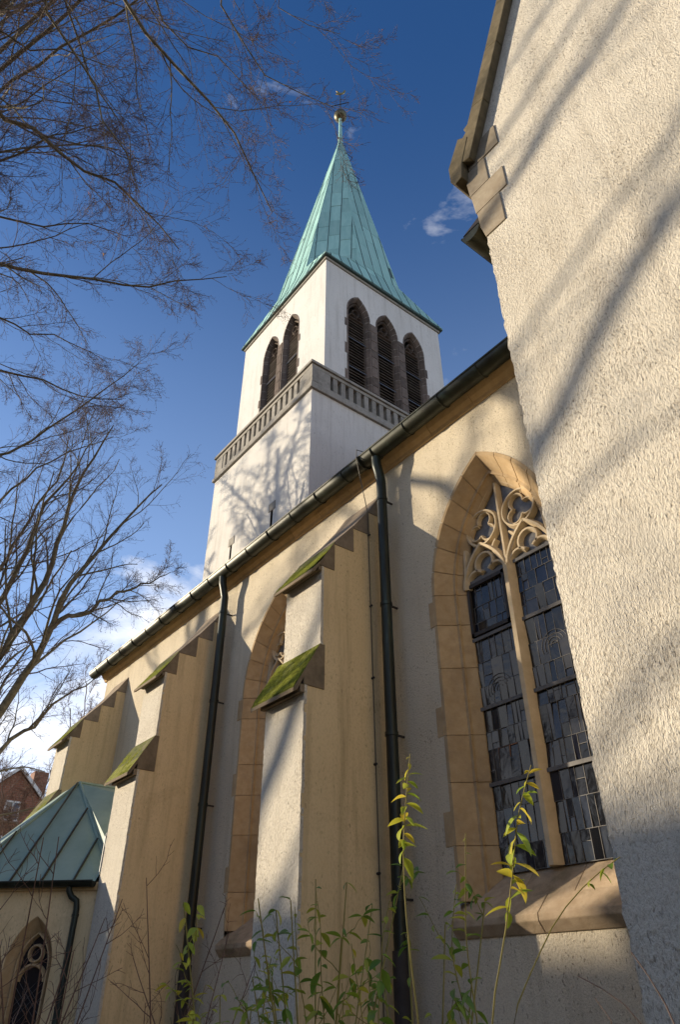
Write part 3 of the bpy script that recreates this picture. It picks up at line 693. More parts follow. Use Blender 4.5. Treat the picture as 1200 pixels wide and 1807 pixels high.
# balustrade: rails, corner posts and single balusters
ba = MB()
def frame_band(mb, o, z0, z1, t):
    x0, x1, y0, y1 = LX0 - o, LX1 + o, LY0 - o, LY1 + o
    mb.box(x0, x1, y0, y0 + t, z0, z1); mb.box(x1 - t, x1, y0 + t, y1 - t, z0, z1); mb.box(x0, x0 + t, y0 + t, y1 - t, z0, z1); mb.box(x0, x1, y1 - t, y1, z0, z1)
frame_band(ba, .10, BZ0 - .02, BZ0 + .13, .42); frame_band(ba, .05, BZ0 + .13, BZ0 + .34, .30); frame_band(ba, .05, BZ1 - .28, BZ1 - .12, .30); frame_band(ba, .12, BZ1 - .12, BZ1, .44)
bal = ba.build('balustrade', 'balustrade_stone', tower, bevel=.012)
bw, bh0, bh1 = .20, BZ0 + .34, BZ1 - .28
bmesh_f = MB().box(-bw / 2, bw / 2, -.11, .11, bh0, bh1).mesh('baluster', 'balustrade_stone')
bend = MB().box(-.30, .30, -.14, .14, bh0, bh1).mesh('baluster', 'balustrade_stone')
nb = 17; L = LX1 - LX0 - .56
for i in range(nb):
    x = LX0 + .28 + L * (i + .5) / nb + L / nb / 2
    if i < nb - 1: link('baluster', bmesh_f, bal, loc=(x, LY0 + .085, 0)); 
L2 = LY1 - LY0 - .56
for i in range(18):
    y = LY0 + .28 + L2 * (i + 1) / 18.5
    link('baluster', bmesh_f, bal, loc=(LX1 - .085, y, 0), rot=(0, 0, math.pi / 2))
for x in (LX0 + .24, LX1 - .24): link('corner_pier', bend, bal, loc=(x, LY0 + .095, 0))
for y in (LY0 + .48, LY1 - .24): link('corner_pier', bend, bal, loc=(LX1 - .095, y, 0), rot=(0, 0, math.pi / 2))
# belfry walls with window openings
FW = [-18.80, -17.22]; RW = [12.37, 13.94, 15.50]
BW, BZS, BZB = .60, 23.45, 18.75                           # half width, springing, foot
def lancet(w, zs, zb, n=8):
    rr = 2.0 * w; r = [(w, zb)] + [(-w + rr * math.cos(math.radians(60 * i / n)), zs + rr * math.sin(math.radians(60 * i / n)) * 1.08) for i in range(n + 1)]
    return r + [(-x, z) for x, z in reversed(r[:-1])]
uw = MB(); ho = lancet(BW + .02, BZS, BZB)
face_with_holes(uw, [(UX0, BZ0), (UX1, BZ0), (UX1, EZ), (UX0, EZ)], [[(c + p, q) for p, q in ho] for c in FW], lambda x, z: (x, UY0, z))
face_with_holes(uw, [(UY0, BZ0), (UY1, BZ0), (UY1, EZ), (UY0, EZ)], [[(c + p, q) for p, q in ho] for c in RW], lambda y, z: (UX1, y, z))
uw.add([(UX0, UY0, BZ0), (UX0, UY1, BZ0), (UX0, UY1, EZ), (UX0, UY0, EZ)], [(0, 1, 2, 3)]); uw.add([(UX0, UY1, BZ0), (UX1, UY1, BZ0), (UX1, UY1, EZ), (UX0, UY1, EZ)], [(0, 1, 2, 3)])
uw.build('belfry_wall', 'tower_plaster', tower)
def belfry_window(c, face, end_l, end_r, seed):
    r = random.Random(seed)
    def T(x, d, z): return (c + x, UY0 + d, z) if face == 'f' else (UX1 - d, c + x, z)
    def put(mb): mb.v = [T(*p) for p in mb.v]; return mb
    sgn = 1
    tr_ = MB()                                              # tracery head: bar arch, roundel, cusps
    bar2d(tr_, [(p, q) for p, q in lancet(.43, BZS + .03, BZB)], .07, .15, .28, 0)
    bar2d(tr_, arc(0, BZS + .30, .17, 0, 360, 16), .05, .16, .27, 0)
    bar2d(tr_, arc(-.18, BZS - .06, .17, 180, 10, 10), .045, .16, .27, 0); bar2d(tr_, arc(.18, BZS - .06, .17, 0, 170, 10), .045, .16, .27, 0)
    bar2d(tr_, [(-.43, BZS - .12), (.43, BZS - .12)], .06, .16, .27, 0)
    win = put(tr_).build('belfry_window', 'belfry_stone', tower, smooth=True)
    bk = MB(); o = lancet(BW, BZS, BZB); bk.add([(p, .45, q) for p, q in o], [tuple(range(len(o)))]); put(bk).build('dark_back', 'dark_inside', win)
    # jamb and arch stones
    prof = [(BW + .03, -.012), (BW - .03, -.012), (.475, .14), (.475, .40), (BW + .03, .40)]
    def pt(w, s):
        if s <= 0: return (w, BZS + s * (BZS - BZB))
        a = math.radians(60 * s); k = w / BW; return (-BW * 1.0 + (BW + w) * math.cos(s * math.acos(BW / (BW + w))), BZS + (BW + w) * math.sin(s * math.acos(BW / (BW + w))) * 1.08)
    mo = MB()
    def piece(mb, pf, s0, s1, sd, n):
        k = len(pf); vs_ = []
        for i in range(n + 1):
            s = s0 + (s1 - s0) * i / n
            for w, d in pf: x, z = pt(w, s); vs_.append((sd * x, d, z))
        fs = [(i * k + j, i * k + (j + 1) % k, (i + 1) * k + (j + 1) % k, (i + 1) * k + j) for i in range(n) for j in range(k)] + [tuple(range(k)), tuple(range(n * k, (n + 1) * k))]
        mb.add(vs_, fs)
    pm = [(w - .012 if i in (0, 4) else w + .008, d + (.012 if i < 2 else 0)) for i, (w, d) in enumerate(prof)]
    for sd in (-1, 1): piece(mo, pm, -1, 0, sd, 1); piece(mo, pm, 0, 1, sd, 8)
    put(mo).build('mortar_bed', 'belfry_mortar', win)
    for sd in (-1, 1):
        cuts = [-1.0]
        while cuts[-1] < 0: cuts.append(min(0, cuts[-1] + r.uniform(.085, .135)))
        cuts += [.25, .5, .75, 1.0]
        for k, (a, b2) in enumerate(zip(cuts[:-1], cuts[1:])):
            g = .0035 if a < 0 else .012
            mb = MB(); piece(mb, prof, a + g, b2 - (g if b2 < 1 else 0), sd, 1 if a < 0 else 3)
            outer = (sd < 0 and end_l) or (sd > 0 and end_r)
            if a < 0 and k % 3 == 1 and outer:
                x0, x1 = sorted((sd * (BW + .031), sd * (BW + .13))); mb.box(x0, x1, -.015, .1, pt(1, a + g)[1], pt(1, b2 - g)[1])
            put(mb).build('surround_stone', 'belfry_stone', win)
    # mullion pier between neighbours
    if not end_r:
        z = BZB
        while z < BZS - .1:
            z1 = min(BZS - .05, z + r.uniform(.38, .6)); mb = MB(); mb.box(BW + .035, 1.57 - BW - .035, -.03, .3, z + .012, z1 - .012); put(mb).build('pier_stone', 'belfry_stone', win, bevel=.01); z = z1
    z = BZB + .1
    sm = MB()
    while z < BZS - .2:
        mb = MB(); mb.prism([(-.48, .16, z), (-.48, .175, z - .02), (-.48, .33, z + .10), (-.48, .315, z + .12)], (.96, 0, 0)); put(mb).build('louvre_slat', 'louvre_wood', win); z += .165
    for zz in (20.3, 21.95): mb = MB(); mb.box(-.47, .47, .135, .155, zz, zz + .05); put(mb).build('louvre_rail', 'flashing', win)
    return win
for i, c in enumerate(FW): belfry_window(c, 'f', i == 0, i == 1, 30 + i)
for i, c in enumerate(RW): belfry_window(c, 'r', i == 0, i == 2, 40 + i)
# eaves and spire
CX_, CY_ = (UX0 + UX1) / 2, (UY0 + UY1) / 2; A_ = (UX1 - UX0) / 2
ev = MB(); ev.box(UX0 - .07, UX1 + .07, UY0 - .07, UY1 + .07, EZ - .15, EZ - .02); ev.build('eaves_cornice', 'balustrade_stone', tower, bevel=.03)
MB().box(UX0 - .17, UX1 + .17, UY0 - .17, UY1 + .17, EZ - .018, EZ + .05).build('eaves_edge', 'spire_seam', tower)
SZ = EZ + .054; a = A_ + .17; H = 18.85; hf, hz = .85, 1.8   # octagon starts inside the eaves, above a low skirt
apx = Vector((CX_, CY_, SZ + H))
def oc(k): ang = math.radians(-22.5 + 45 * k); rr = a * hf / math.cos(math.pi / 8); return Vector((CX_ + rr * math.cos(ang), CY_ + rr * math.sin(ang), SZ + hz))
hp = [oc(k) for k in range(8)]                              # k=0: SE/E hip, k=1: E/NE hip ...
cor = {1: Vector((CX_ + a, CY_ + a, SZ)), 3: Vector((CX_ - a, CY_ + a, SZ)), 5: Vector((CX_ - a, CY_ - a, SZ)), 7: Vector((CX_ + a, CY_ - a, SZ))}
facets = {}
for k, nm in enumerate(('E', 'NE', 'N', 'NW', 'W', 'SW', 'S', 'SE')):
    facets[nm] = [hp[k], apx, hp[(k + 1) % 8]]
    if k % 2 == 0: facets['k' + nm] = [cor[(k - 1) % 8], hp[k], hp[(k + 1) % 8], cor[(k + 1) % 8]]
    else: facets['c' + nm] = [cor[k], hp[k], hp[(k + 1) % 8]]
sc = MB()
for f in facets.values(): sc.add(f, [tuple(range(len(f)))])
sc.add([cor[1], cor[3], cor[5], cor[7]], [(0, 1, 2, 3)])
spire = sc.build('spire', 'spire_seam', tower)
rs = random.Random(5)
seams = MB()
for key in ('E', 'S', 'SE', 'kE', 'kS', 'cSE', 'cNE', 'cSW'):
    f = facets[key]; ctr = sum(f, Vector()) / len(f)
    nn = (f[1] - f[0]).cross(f[2] - f[0]).normalized()
    if nn.z < 0: nn = -nn
    vv = (Vector((0, 0, 1)) - nn * nn.z).normalized(); uu = vv.cross(nn)
    org = Vector(((f[0] + f[-1]) / 2)) if key[0] != 'c' else f[0].copy()
    poly = [((p - org).dot(uu), (p - org).dot(vv)) for p in f]
    um = [p[0] for p in poly]; vm = [p[1] for p in poly]
    w = .58; i0 = math.floor(min(um) / w - .5)
    for i in range(i0, math.ceil(max(um) / w) + 1):
        u0 = (i - .0) * w - w / 2; v = min(vm) - rs.uniform(0, 1.2)
        while v < max(vm):
            v1 = v + rs.uniform(1.5, 1.9)
            cell = clip_rect(poly, u0 + .022, u0 + w - .022, v + .012, v1 - .012)
            if len(cell) >= 3 and area(cell) > .012:
                mb = MB(); lift = rs.uniform(.018, .028); tilt = rs.gauss(0, .006)
                top = [org + uu * p[0] + vv * p[1] + nn * (lift + tilt * (p[1] - v)) for p in cell]
                mb.prism([q - nn * .016 for q in top], nn * .016); mb.build('copper_panel', 'spire_copper', spire)
            v = v1
        line = clip_rect(poly, u0 - .012, u0 + .012, -1, 99)
        if len(line) >= 3:
            vlo = min(p[1] for p in line); vhi = max(p[1] for p in line)
            if vhi - vlo > .1: seams.tube([org + uu * u0 + vv * vlo + nn * .02, org + uu * u0 + vv * vhi + nn * .02], .026, 4, False)
seams.build('standing_seams', 'spire_seam', spire)
for k in (0, 6, 7, 1): MB().tube([hp[k], apx], .045, 6).build('hip_roll', 'spire_copper', spire)
for k in (5, 7, 1):
    for h in ((k - 0) % 8, (k + 1) % 8) if k != 7 else (7, 0): MB().tube([cor[k], hp[h]], .035, 6).build('hip_roll', 'spire_copper', spire)
hk = Vector((CX_, CY_, 0))
for zz, s in ((SZ + 12.6, 1), (SZ + 15.6, .8)):            # ladder hooks on the east face
    rr = a * hf * (1 - (zz - SZ - hz) / (H - hz)); MB().tube([(CX_ + rr + .03, CY_ + .35 * s, zz), (CX_ + rr + .26, CY_ + .35 * s, zz + .05), (CX_ + rr + .26, CY_ - .3 * s, zz + .05), (CX_ + rr + .03, CY_ - .3 * s, zz)], .022, 5).build('roof_hook', 'iron', spire)
fin = MB().tube([(CX_, CY_, SZ + H - .9), (CX_, CY_, SZ + H - .2), (CX_, CY_, SZ + H + .4), (CX_, CY_, 47.35)], [.19, .15, .12, .10], 10).build('finial_rod', 'spire_copper', tower, smooth=True)
bz = 47.75; prof = [(math.sin(math.pi * i / 14) * .43, bz - math.cos(math.pi * i / 14) * .43) for i in range(15)]
bl = MB()
for r_, z in prof: bl.v += [(CX_ + max(r_, .002) * math.cos(2 * math.pi * j / 20), CY_ + max(r_, .002) * math.sin(2 * math.pi * j / 20), z) for j in range(20)]
bl.f = [(i * 20 + j, i * 20 + (j + 1) % 20, (i + 1) * 20 + (j + 1) % 20, (i + 1) * 20 + j) for i in range(14) for j in range(20)]
bl.build('finial_ball', 'ball_metal', tower, smooth=True)
cro = MB().tube([(CX_, CY_, 48.1), (CX_, CY_, 50.7)], .035, 6); cro.tube([(CX_ - .45, CY_ - .38, 49.35), (CX_ + .45, CY_ + .38, 49.35)], .03, 6)
cro.build('finial_cross', 'iron', tower)
ck = [(-.45, 50.95), (-.30, 51.30), (-.42, 51.62), (-.22, 51.50), (-.05, 51.20), (.12, 51.15), (.30, 51.45), (.40, 51.75), (.52, 51.55), (.42, 51.15), (.22, 50.92), (.05, 50.85), (-.2, 50.82)]
MB().prism([(CX_ + p * .45, CY_ + p * .55, 50.65 + (z - 50.82) * .7) for p, z in ck], (.03, -.025, 0)).build('weathercock', 'gilt', tower)
# ------------------------------------------------------------------ trees
def tubes(arr, rad, k):                                     # arr (B, n, 3), rad (B, n) -> verts, quads
    B, n, _ = arr.shape
    t = np.gradient(arr, axis=1); t /= np.linalg.norm(t, axis=2, keepdims=True) + 1e-9
    ref = np.where(np.abs(t[..., 2:3]) > .9, np.array([1., 0, 0]), np.array([0, 0, 1.]))
    u = np.cross(t, ref); u /= np.linalg.norm(u, axis=2, keepdims=True) + 1e-9; w = np.cross(t, u)
    ang = np.arange(k) * 2 * np.pi / k
    v = arr[:, :, None, :] + rad[:, :, None, None] * (np.cos(ang)[None, None, :, None] * u[:, :, None, :] + np.sin(ang)[None, None, :, None] * w[:, :, None, :])
    b = np.arange(B)[:, None, None] * n * k; i = np.arange(n - 1)[None, :, None] * k; j = np.arange(k)[None, None, :]; j2 = (j + 1) % k
    f = np.stack([b + i + j, b + i + j2, b + i + k + j2, b + i + k + j], -1).reshape(-1, 4)
    return v.reshape(-1, 3), f
def np_obj(name, parts, mat, parent, smooth=True):
    vs_, fs, o = [], [], 0
    for v, f in parts: vs_.append(v); fs.append(f + o); o += len(v)
    v = np.concatenate(vs_).astype(np.float32); f = np.concatenate(fs).astype(np.int32); v[:, 2] += G
    me = bpy.data.meshes.new(name); me.vertices.add(len(v)); me.vertices.foreach_set('co', v.ravel())
    me.loops.add(f.size); me.loops.foreach_set('vertex_index', f.ravel()); me.polygons.add(len(f))
    me.polygons.foreach_set('loop_start', np.arange(len(f), dtype=np.int32) * f.shape[1])
    try: me.polygons.foreach_set('loop_total', np.full(len(f), f.shape[1], dtype=np.int32))
    except Exception: pass
    me.update(calc_edges=True); me.validate(); me.materials.append(MATS[mat])
    if smooth: me.polygons.foreach_set('use_smooth', [True] * len(me.polygons))
    return link(name, me, parent)
def resample(pts, n):
    p = np.array(pts, float); m = len(p)
    ext = np.vstack([2 * p[0] - p[1], p, 2 * p[-1] - p[-2]])  # Catmull-Rom
    out = []
    for i in range(m - 1):
        a, b, c, d = ext[i:i + 4]
        for t in np.linspace(0, 1, 12, endpoint=False):
            out.append(.5 * (2 * b + (c - a) * t + (2 * a - 5 * b + 4 * c - d) * t * t + (3 * b - a - 3 * c + d) * t ** 3))
    out.append(p[-1]); out = np.array(out)
    s = np.r_[0, np.cumsum(np.linalg.norm(np.diff(out, axis=0), axis=1))]
    q = np.linspace(0, s[-1], n); return np.stack([np.interp(q, s, out[:, k]) for k in range(3)], 1)
def spawn(par, prad, nch, lenf, n, rs, ang=(28, 62), up=0.0, tmin=.18, rf=.55, wig=.16, rmin=.003, lmin=0.0):
    B, m, _ = par.shape
    tan = np.gradient(par, axis=1); tan /= np.linalg.norm(tan, axis=2, keepdims=True) + 1e-9
    plen = np.linalg.norm(np.diff(par, axis=1), axis=2).sum(1)
    idx = np.repeat(np.arange(B), nch); N = len(idx)
    t = tmin + (1 - tmin) * (np.tile(np.arange(nch), B) + rs.random(N)) / nch; t = np.clip(t, 0, .985)
    f = t * (m - 1); i0 = f.astype(int); fr = (f - i0)[:, None]; i1 = np.minimum(i0 + 1, m - 1)
    st = par[idx, i0] * (1 - fr) + par[idx, i1] * fr; tg = tan[idx, i0]; r0 = prad[idx, i0] * (1 - fr[:, 0]) + prad[idx, i1] * fr[:, 0]
    rv = rs.normal(size=(N, 3)); rv -= tg * (rv * tg).sum(1, keepdims=True); rv /= np.linalg.norm(rv, axis=1, keepdims=True) + 1e-9
    a = np.radians(rs.uniform(ang[0], ang[1], N))[:, None]
    d = tg * np.cos(a) + rv * np.sin(a); d[:, 2] += up; d /= np.linalg.norm(d, axis=1, keepdims=True)
    ln = np.maximum(plen[idx] * lenf * rs.uniform(.55, 1.25, N) * (1.1 - .65 * t), lmin)
    out = np.zeros((N, n, 3)); out[:, 0] = st; cur = d.copy()
    for i in range(1, n):
        cur = cur + rs.normal(size=(N, 3)) * wig; cur[:, 2] += up * .35; cur /= np.linalg.norm(cur, axis=1, keepdims=True)
        out[:, i] = out[:, i - 1] + cur * (ln / (n - 1))[:, None]
    rb = np.maximum(r0 * rf, rmin); rad = rb[:, None] * np.linspace(1, .35, n)[None, :]; rad = np.maximum(rad, rmin * .6)
    return out, rad
def tree(name, label, base, trunk_pts, trunk_r, limbs, seed, counts=(9, 8, 7), mats=('bark_grey', 'twig_dark'), lens=(.42, .45, .5), tw=.0045, up=.05, leaves=0, group=None, leafmat='leaf_brown'):
    rs = np.random.default_rng(seed)
    t = thing(name, label, 'tree', (base[0], base[1], 0), group or 'bare trees around the church')
    tp = resample(trunk_pts, 16)[None]; tr_ = np.linspace(trunk_r[0], trunk_r[1], 16)[None]; tr_[0, :2] *= np.array([1.5, 1.15])
    np_obj('trunk', [tubes(tp, tr_, 14)], mats[0], t)
    la, lr = [], []
    for pts, r0, r1 in limbs:
        q = resample(pts, 22); q[1:-1] += rs.normal(size=(20, 3)) * .035; la.append(q); lr.append(np.linspace(r0, r1, 22))
    la = np.array(la); lr = np.array(lr)
    for q, r in zip(la, lr): np_obj('limb', [tubes(q[None], r[None], 9)], mats[0], t)
    l2, r2 = spawn(la, lr, counts[0], lens[0], 10, rs, up=up, rf=.45, wig=.12, rmin=.007, ang=(20, 50))
    l3, r3 = spawn(l2, r2, counts[1], lens[1], 7, rs, up=up * .6, rf=.5, wig=.14, rmin=.0042, ang=(22, 52))
    l4, r4 = spawn(l3, r3, counts[2], lens[2], 5, rs, up=up * .4, rf=.6, wig=.15, rmin=tw, lmin=.22, ang=(22, 55))
    l5, r5 = spawn(l4, r4, 2, .5, 3, rs, rf=.7, wig=.25, rmin=tw * .8, lmin=.10)
    np_obj('branches', [tubes(l2, r2, 6)], mats[0], t)['kind'] = 'stuff'
    np_obj('twigs', [tubes(l3, r3, 4), tubes(l4, r4, 3), tubes(l5, r5, 3)], mats[1], t)['kind'] = 'stuff'
    tips = np.concatenate([l4[:, -1], l5[:, -1]])
    bud = tips[rs.random(len(tips)) < .16]                  # buds and seed cases at twig ends
    if len(bud):
        o = np.array([[1, 0, 0], [-1, 0, 0], [0, 1, 0], [0, -1, 0], [0, 0, 1], [0, 0, -1.4]]) * .013
        v = (bud[:, None, :] + o[None]).reshape(-1, 3); fq = np.array([[0, 2, 4], [2, 1, 4], [1, 3, 4], [3, 0, 4], [2, 0, 5], [1, 2, 5], [3, 1, 5], [0, 3, 5]])
        f = (np.arange(len(bud))[:, None, None] * 6 + fq[None]).reshape(-1, 3); np_obj('buds', [(v, f)], 'twig_red', t, False)['kind'] = 'stuff'
    if leaves:
        sel = tips[rs.integers(0, len(tips), leaves)]; lm = leaf_mesh(leafmat)
        for p in sel:
            link('leaf', lm, t, loc=(p[0], p[1], p[2] + G), rot=tuple(rs.uniform(-2, 2, 3)), scale=(.085,) * 3)
    return t
LEAF = {}
def leaf_mesh(mat):
    if mat in LEAF: return LEAF[mat]
    prof = [0, .22, .34, .36, .30, .19, .0]; n = len(prof); mb = MB()
    for i, w in enumerate(prof):
        y = i / (n - 1); z = -.30 * y * y; mb.v += [(-w * .62, y, z + w * .22), (0, y, z), (w * .62, y, z + w * .22)]
    for i in range(n - 1):
        for j in range(2): mb.f.append((i * 3 + j, i * 3 + j + 1, (i + 1) * 3 + j + 1, (i + 1) * 3 + j))
    LEAF[mat] = mb.mesh('leaf', mat, True, lift=0); return LEAF[mat]
T1L = [
    ([(-19.1, -4.7, 17.5), (-7.72, -1.39, 20.3), (-8.38, -0.05, 19.39), (-8.52, 0.96, 18.95), (-8.65, 2.01, 18.46), (-8.62, 3.08, 17.96), (-8.94, 3.98, 17.44), (-9.33, 4.98, 16.79)], 0.085, 0.012),
    ([(-19.2, -4.7, 16.6), (-8.69, -2.52, 19.44), (-9.15, -1.48, 18.62), (-9.4, -0.96, 18.17), (-9.42, -0.15, 17.83), (-9.95, 0.34, 17.35), (-10.14, 1.19, 16.82), (-10.61, 1.94, 16.27)], 0.065, 0.01),
    ([(-19.0, -4.7, 18.5), (-9.07, -2.3, 21.05), (-9.59, -1.16, 20.21), (-10.11, -0.56, 19.98), (-10.63, 0.08, 19.35), (-10.83, 1.27, 18.83), (-11.35, 1.71, 18.11)], 0.05, 0.01),
    ([(-19.4, -4.8, 14.4), (-12.65, -3.05, 18.63), (-12.07, -1.42, 18.05), (-11.71, -0.39, 17.96), (-11.75, 0.44, 17.55), (-11.48, 1.29, 17.3), (-11.34, 2.24, 16.91), (-11.43, 3.44, 16.25)], 0.085, 0.012),
    ([(-19.4, -4.8, 15.2), (-15.09, -2.36, 18.1), (-13.55, -1.15, 18.6), (-12.72, -0.57, 18.82), (-11.89, 0.02, 18.98), (-11.09, 0.78, 19.08)], 0.05, 0.01),
    ([(-19.7, -4.9, 11.6), (-16.01, -1.81, 16.47), (-14.9, -0.15, 16.29), (-14.42, 0.77, 16.28), (-13.85, 1.83, 16.26), (-13.3, 2.84, 16.16), (-12.31, 3.96, 16.29), (-11.51, 4.92, 16.41)], 0.07, 0.01),
    ([(-18.9, -4.6, 19.6), (-6.72, 0.52, 21.36), (-7.35, 1.85, 20.4), (-7.61, 2.71, 19.86), (-7.71, 3.23, 19.4), (-7.38, 4.24, 18.98), (-6.99, 5.22, 18.71)], 0.045, 0.008),
    ([(-19.8, -5.0, 10.0), (-18.34, -0.86, 15.46), (-17.68, 0.93, 15.24), (-17.33, 1.96, 15.3), (-17.0, 3.13, 14.99), (-16.44, 4.23, 15.1)], 0.06, 0.01),
    ([(-19.9, -5.1, 8.4), (-20.01, 0.19, 13.24), (-19.08, 1.83, 13.36), (-18.5, 2.38, 13.8), (-17.41, 3.03, 14.54), (-16.42, 3.73, 15.26), (-15.47, 4.21, 15.88)], 0.06, 0.01),
    ([(-19.3, -4.8, 15.9), (-11.55, -3.72, 18.83), (-10.6, -2.07, 18.89), (-10.46, -1.31, 18.86), (-10.05, -0.63, 18.93), (-9.61, 0.37, 18.8)], 0.05, 0.01),
    ([(-19.7, -4.9, 10.8), (-17.89, -1.55, 16.4), (-16.94, 0.37, 16.54), (-16.82, 1.36, 16.38), (-16.34, 2.24, 16.31), (-16.19, 3.49, 16.02)], 0.05, 0.008),
    ([(-19.6, -4.9, 12.4), (-15.88, -2.27, 17.85), (-14.85, -0.63, 18.02), (-14.4, 0.34, 17.98), (-13.64, 1.34, 18.12), (-13.15, 2.53, 17.96)], 0.055, 0.008),
    ([(-18.9, -4.6, 19), (-8.2, -0.5, 22.55), (-9.0, 0.54, 21.9), (-9.17, 1.79, 21.41), (-8.75, 2.82, 21.12), (-8.89, 4.24, 20.65)], 0.05, 0.008),
    ([(-18.8, -4.6, 21), (-6.12, 2.01, 22.12), (-6.87, 3.06, 21.44), (-6.71, 4.05, 20.99), (-6.21, 4.8, 20.81)], 0.035, 0.007),
]
T2L = [
    ([(-26.9, 3.2, 4.2), (-25.48, 4.04, 5.61), (-24.32, 4.87, 7.63), (-23.63, 5.22, 8.95), (-22.91, 5.44, 10.17), (-22.19, 5.39, 11.35), (-21.69, 5.72, 12.13), (-21.03, 6.07, 13.08), (-20.15, 6.46, 13.96), (-19.22, 6.96, 14.75)], 0.17, 0.02),
    ([(-27.0, 3.1, 5.2), (-25.89, 3.82, 6.63), (-24.57, 4.45, 9.46), (-23.98, 4.68, 10.78), (-23.15, 4.88, 12.05), (-22.28, 4.85, 13.6), (-21.69, 4.68, 14.3), (-20.93, 4.73, 15.38), (-19.62, 4.97, 16.72)], 0.17, 0.02),
    ([(-27.2, 3.0, 6.4), (-26.19, 2.89, 8.2), (-24.53, 3.94, 11.32), (-24.11, 3.98, 12.16), (-23.36, 4.06, 13.23), (-22.44, 4.06, 14.45), (-21.54, 4.49, 15.64), (-20.63, 4.74, 16.76)], 0.14, 0.015),
    ([(-26.7, 3.2, 3.0), (-24.95, 4.47, 4.83), (-24.15, 5.16, 6.38), (-23.94, 5.49, 6.87), (-23.61, 5.85, 7.14), (-23.07, 6.29, 7.96), (-22.38, 7.1, 8.72)], 0.12, 0.015),
    ([(-22.89, 5.46, 10.21), (-22.78, 5.53, 10.4), (-22.46, 5.75, 10.62), (-22.14, 6.21, 10.67), (-21.57, 6.67, 11.19), (-20.92, 7.44, 11.6), (-20.18, 8.17, 12.08)], 0.075, 0.012),
    ([(-27.3, 3.0, 7.2), (-26.8, 2.66, 9.33), (-24.89, 3.65, 12.75), (-24.32, 3.82, 13.75), (-23.53, 3.93, 14.75), (-22.48, 4.23, 15.97), (-21.68, 4.0, 17.1)], 0.11, 0.015),
    ([(-27.5, 2.8, 9.4), (-25.16, 0.95, 12.03), (-23.28, 2.7, 14.58), (-22.47, 3.36, 15.67), (-21.66, 4.16, 16.34), (-20.63, 5.33, 17.07)], 0.08, 0.012),
]
tree('bare_tree', 'bare tree overhead whose fine branches hang into the sky from the top left', (-19.9, -5.2), [(-20.0, -5.3, -1.7), (-19.9, -5.2, 4), (-19.8, -5.0, 10), (-19.4, -4.8, 15), (-19.0, -4.7, 19), (-18.6, -4.6, 24)], (.5, .14), [(p, a * 1.7, b * 1.0) for p, a, b in T1L], 11,
     counts=(19, 9, 7), lens=(.28, .48, .54), tw=.0046, up=-.04, leaves=60)
tree('bare_tree', 'bare grey-barked tree with thick limbs leaning in from the lower left', (-27, 2.9), [(-26.6, 3.1, -1.7), (-26.8, 3.1, 2), (-27.1, 3.0, 5.5), (-27.4, 2.9, 9), (-27.6, 2.6, 13)], (.42, .16), [(p, a * 1.2, b * 1.0) for p, a, b in T2L], 12,
     counts=(15, 8, 6), lens=(.40, .46, .55), tw=.0046, up=.05, leaves=16)
def auto_limbs(base, z0, z1, n, reach, rise, seed, r0=.14):
    r = random.Random(seed); out = []
    for i in range(n):
        z = z0 + (z1 - z0) * i / max(1, n - 1); a = i * 2.399 + r.uniform(-.4, .4); L = reach * r.uniform(.7, 1.1) * (1 - .35 * i / n); h = rise * r.uniform(.7, 1.2)
        p = [(base[0], base[1], z)]
        for t in (.3, .6, 1.0): p.append((base[0] + math.cos(a + .2 * t) * L * t, base[1] + math.sin(a + .2 * t) * L * t, z + h * (t ** .8)))
        out.append((p, r0 * (1 - .4 * i / n), .02))
    return out
b4 = (-27.3, -8.0)
T4L = [([(-27.3, -8, 5.4), (-25.2, -7.9, 7.9), (-22.6, -7.7, 10.5), (-19.88, -7.6, 12.22), (-17.88, -7.6, 13.35), (-15.8, -7.5, 14.6)], .13, .035),
       ([(-27.3, -8, 2.6), (-25.0, -7.9, 4.3), (-22.5, -7.7, 6.4), (-20.14, -7.6, 8.42), (-18.27, -7.6, 10.05), (-16.2, -7.6, 11.9)], .15, .055)]
for dx, dz, r_ in ((0, 1.15, .05), (.2, -1.1, .04), (.3, 2.3, .06), (.4, 3.4, .05), (.2, -5.0, .04)):
    T4L.append(([(-27.3, -8, 4.9 + dz * .5), (-26.4, -8.6, 7.2 + dz * .8), (-24.4, -8.9, 9.9 + dz), (-21.9 + dx, -9.0, 11.6 + dz), (-19.9 + dx, -9.0, 12.8 + dz), (-17.6, -9.0, 14.3 + dz)], r_ * 1.6, .02))
T4L += auto_limbs(b4, 9, 14, 4, 3.0, 5.0, 3, .10)
tree('bare_tree', 'tall bare tree left of the view whose branches shade the near gable wall', b4, [(-27.4, -8, -1.7), (-27.3, -8, 4), (-27.3, -8, 10), (-27.0, -8, 17)], (.34, .08), T4L, 14, counts=(6, 5, 3), lens=(.26, .42, .5), tw=.006, up=.06)
b3 = (-31.9, -0.6)
tree('bare_tree', 'tall bare tree beyond the left edge whose crown shades the white tower', b3, [(-32.0, -.7, -1.7), (-31.9, -.6, 6), (-31.7, -.6, 13), (-31.8, -.5, 20)], (.36, .06), auto_limbs(b3, 8, 17, 14, 4.6, 5.0, 5, .12), 15, counts=(11, 8, 6), lens=(.36, .42, .5), tw=.007, up=.08)
b6 = (-32.0, -6.8)
tree('bare_tree', 'bare tree left of the view whose trunk shades the middle of the nave', b6, [(-32.0, -6.8, -1.7), (-31.9, -6.8, 5), (-32.1, -6.9, 11), (-31.8, -6.8, 16)], (.40, .09), auto_limbs(b6, 7, 14, 8, 3.6, 4.5, 6, .12), 16, counts=(6, 6, 4), lens=(.34, .42, .5), tw=.006, up=.08)
b5 = (-30.5, 10.2)
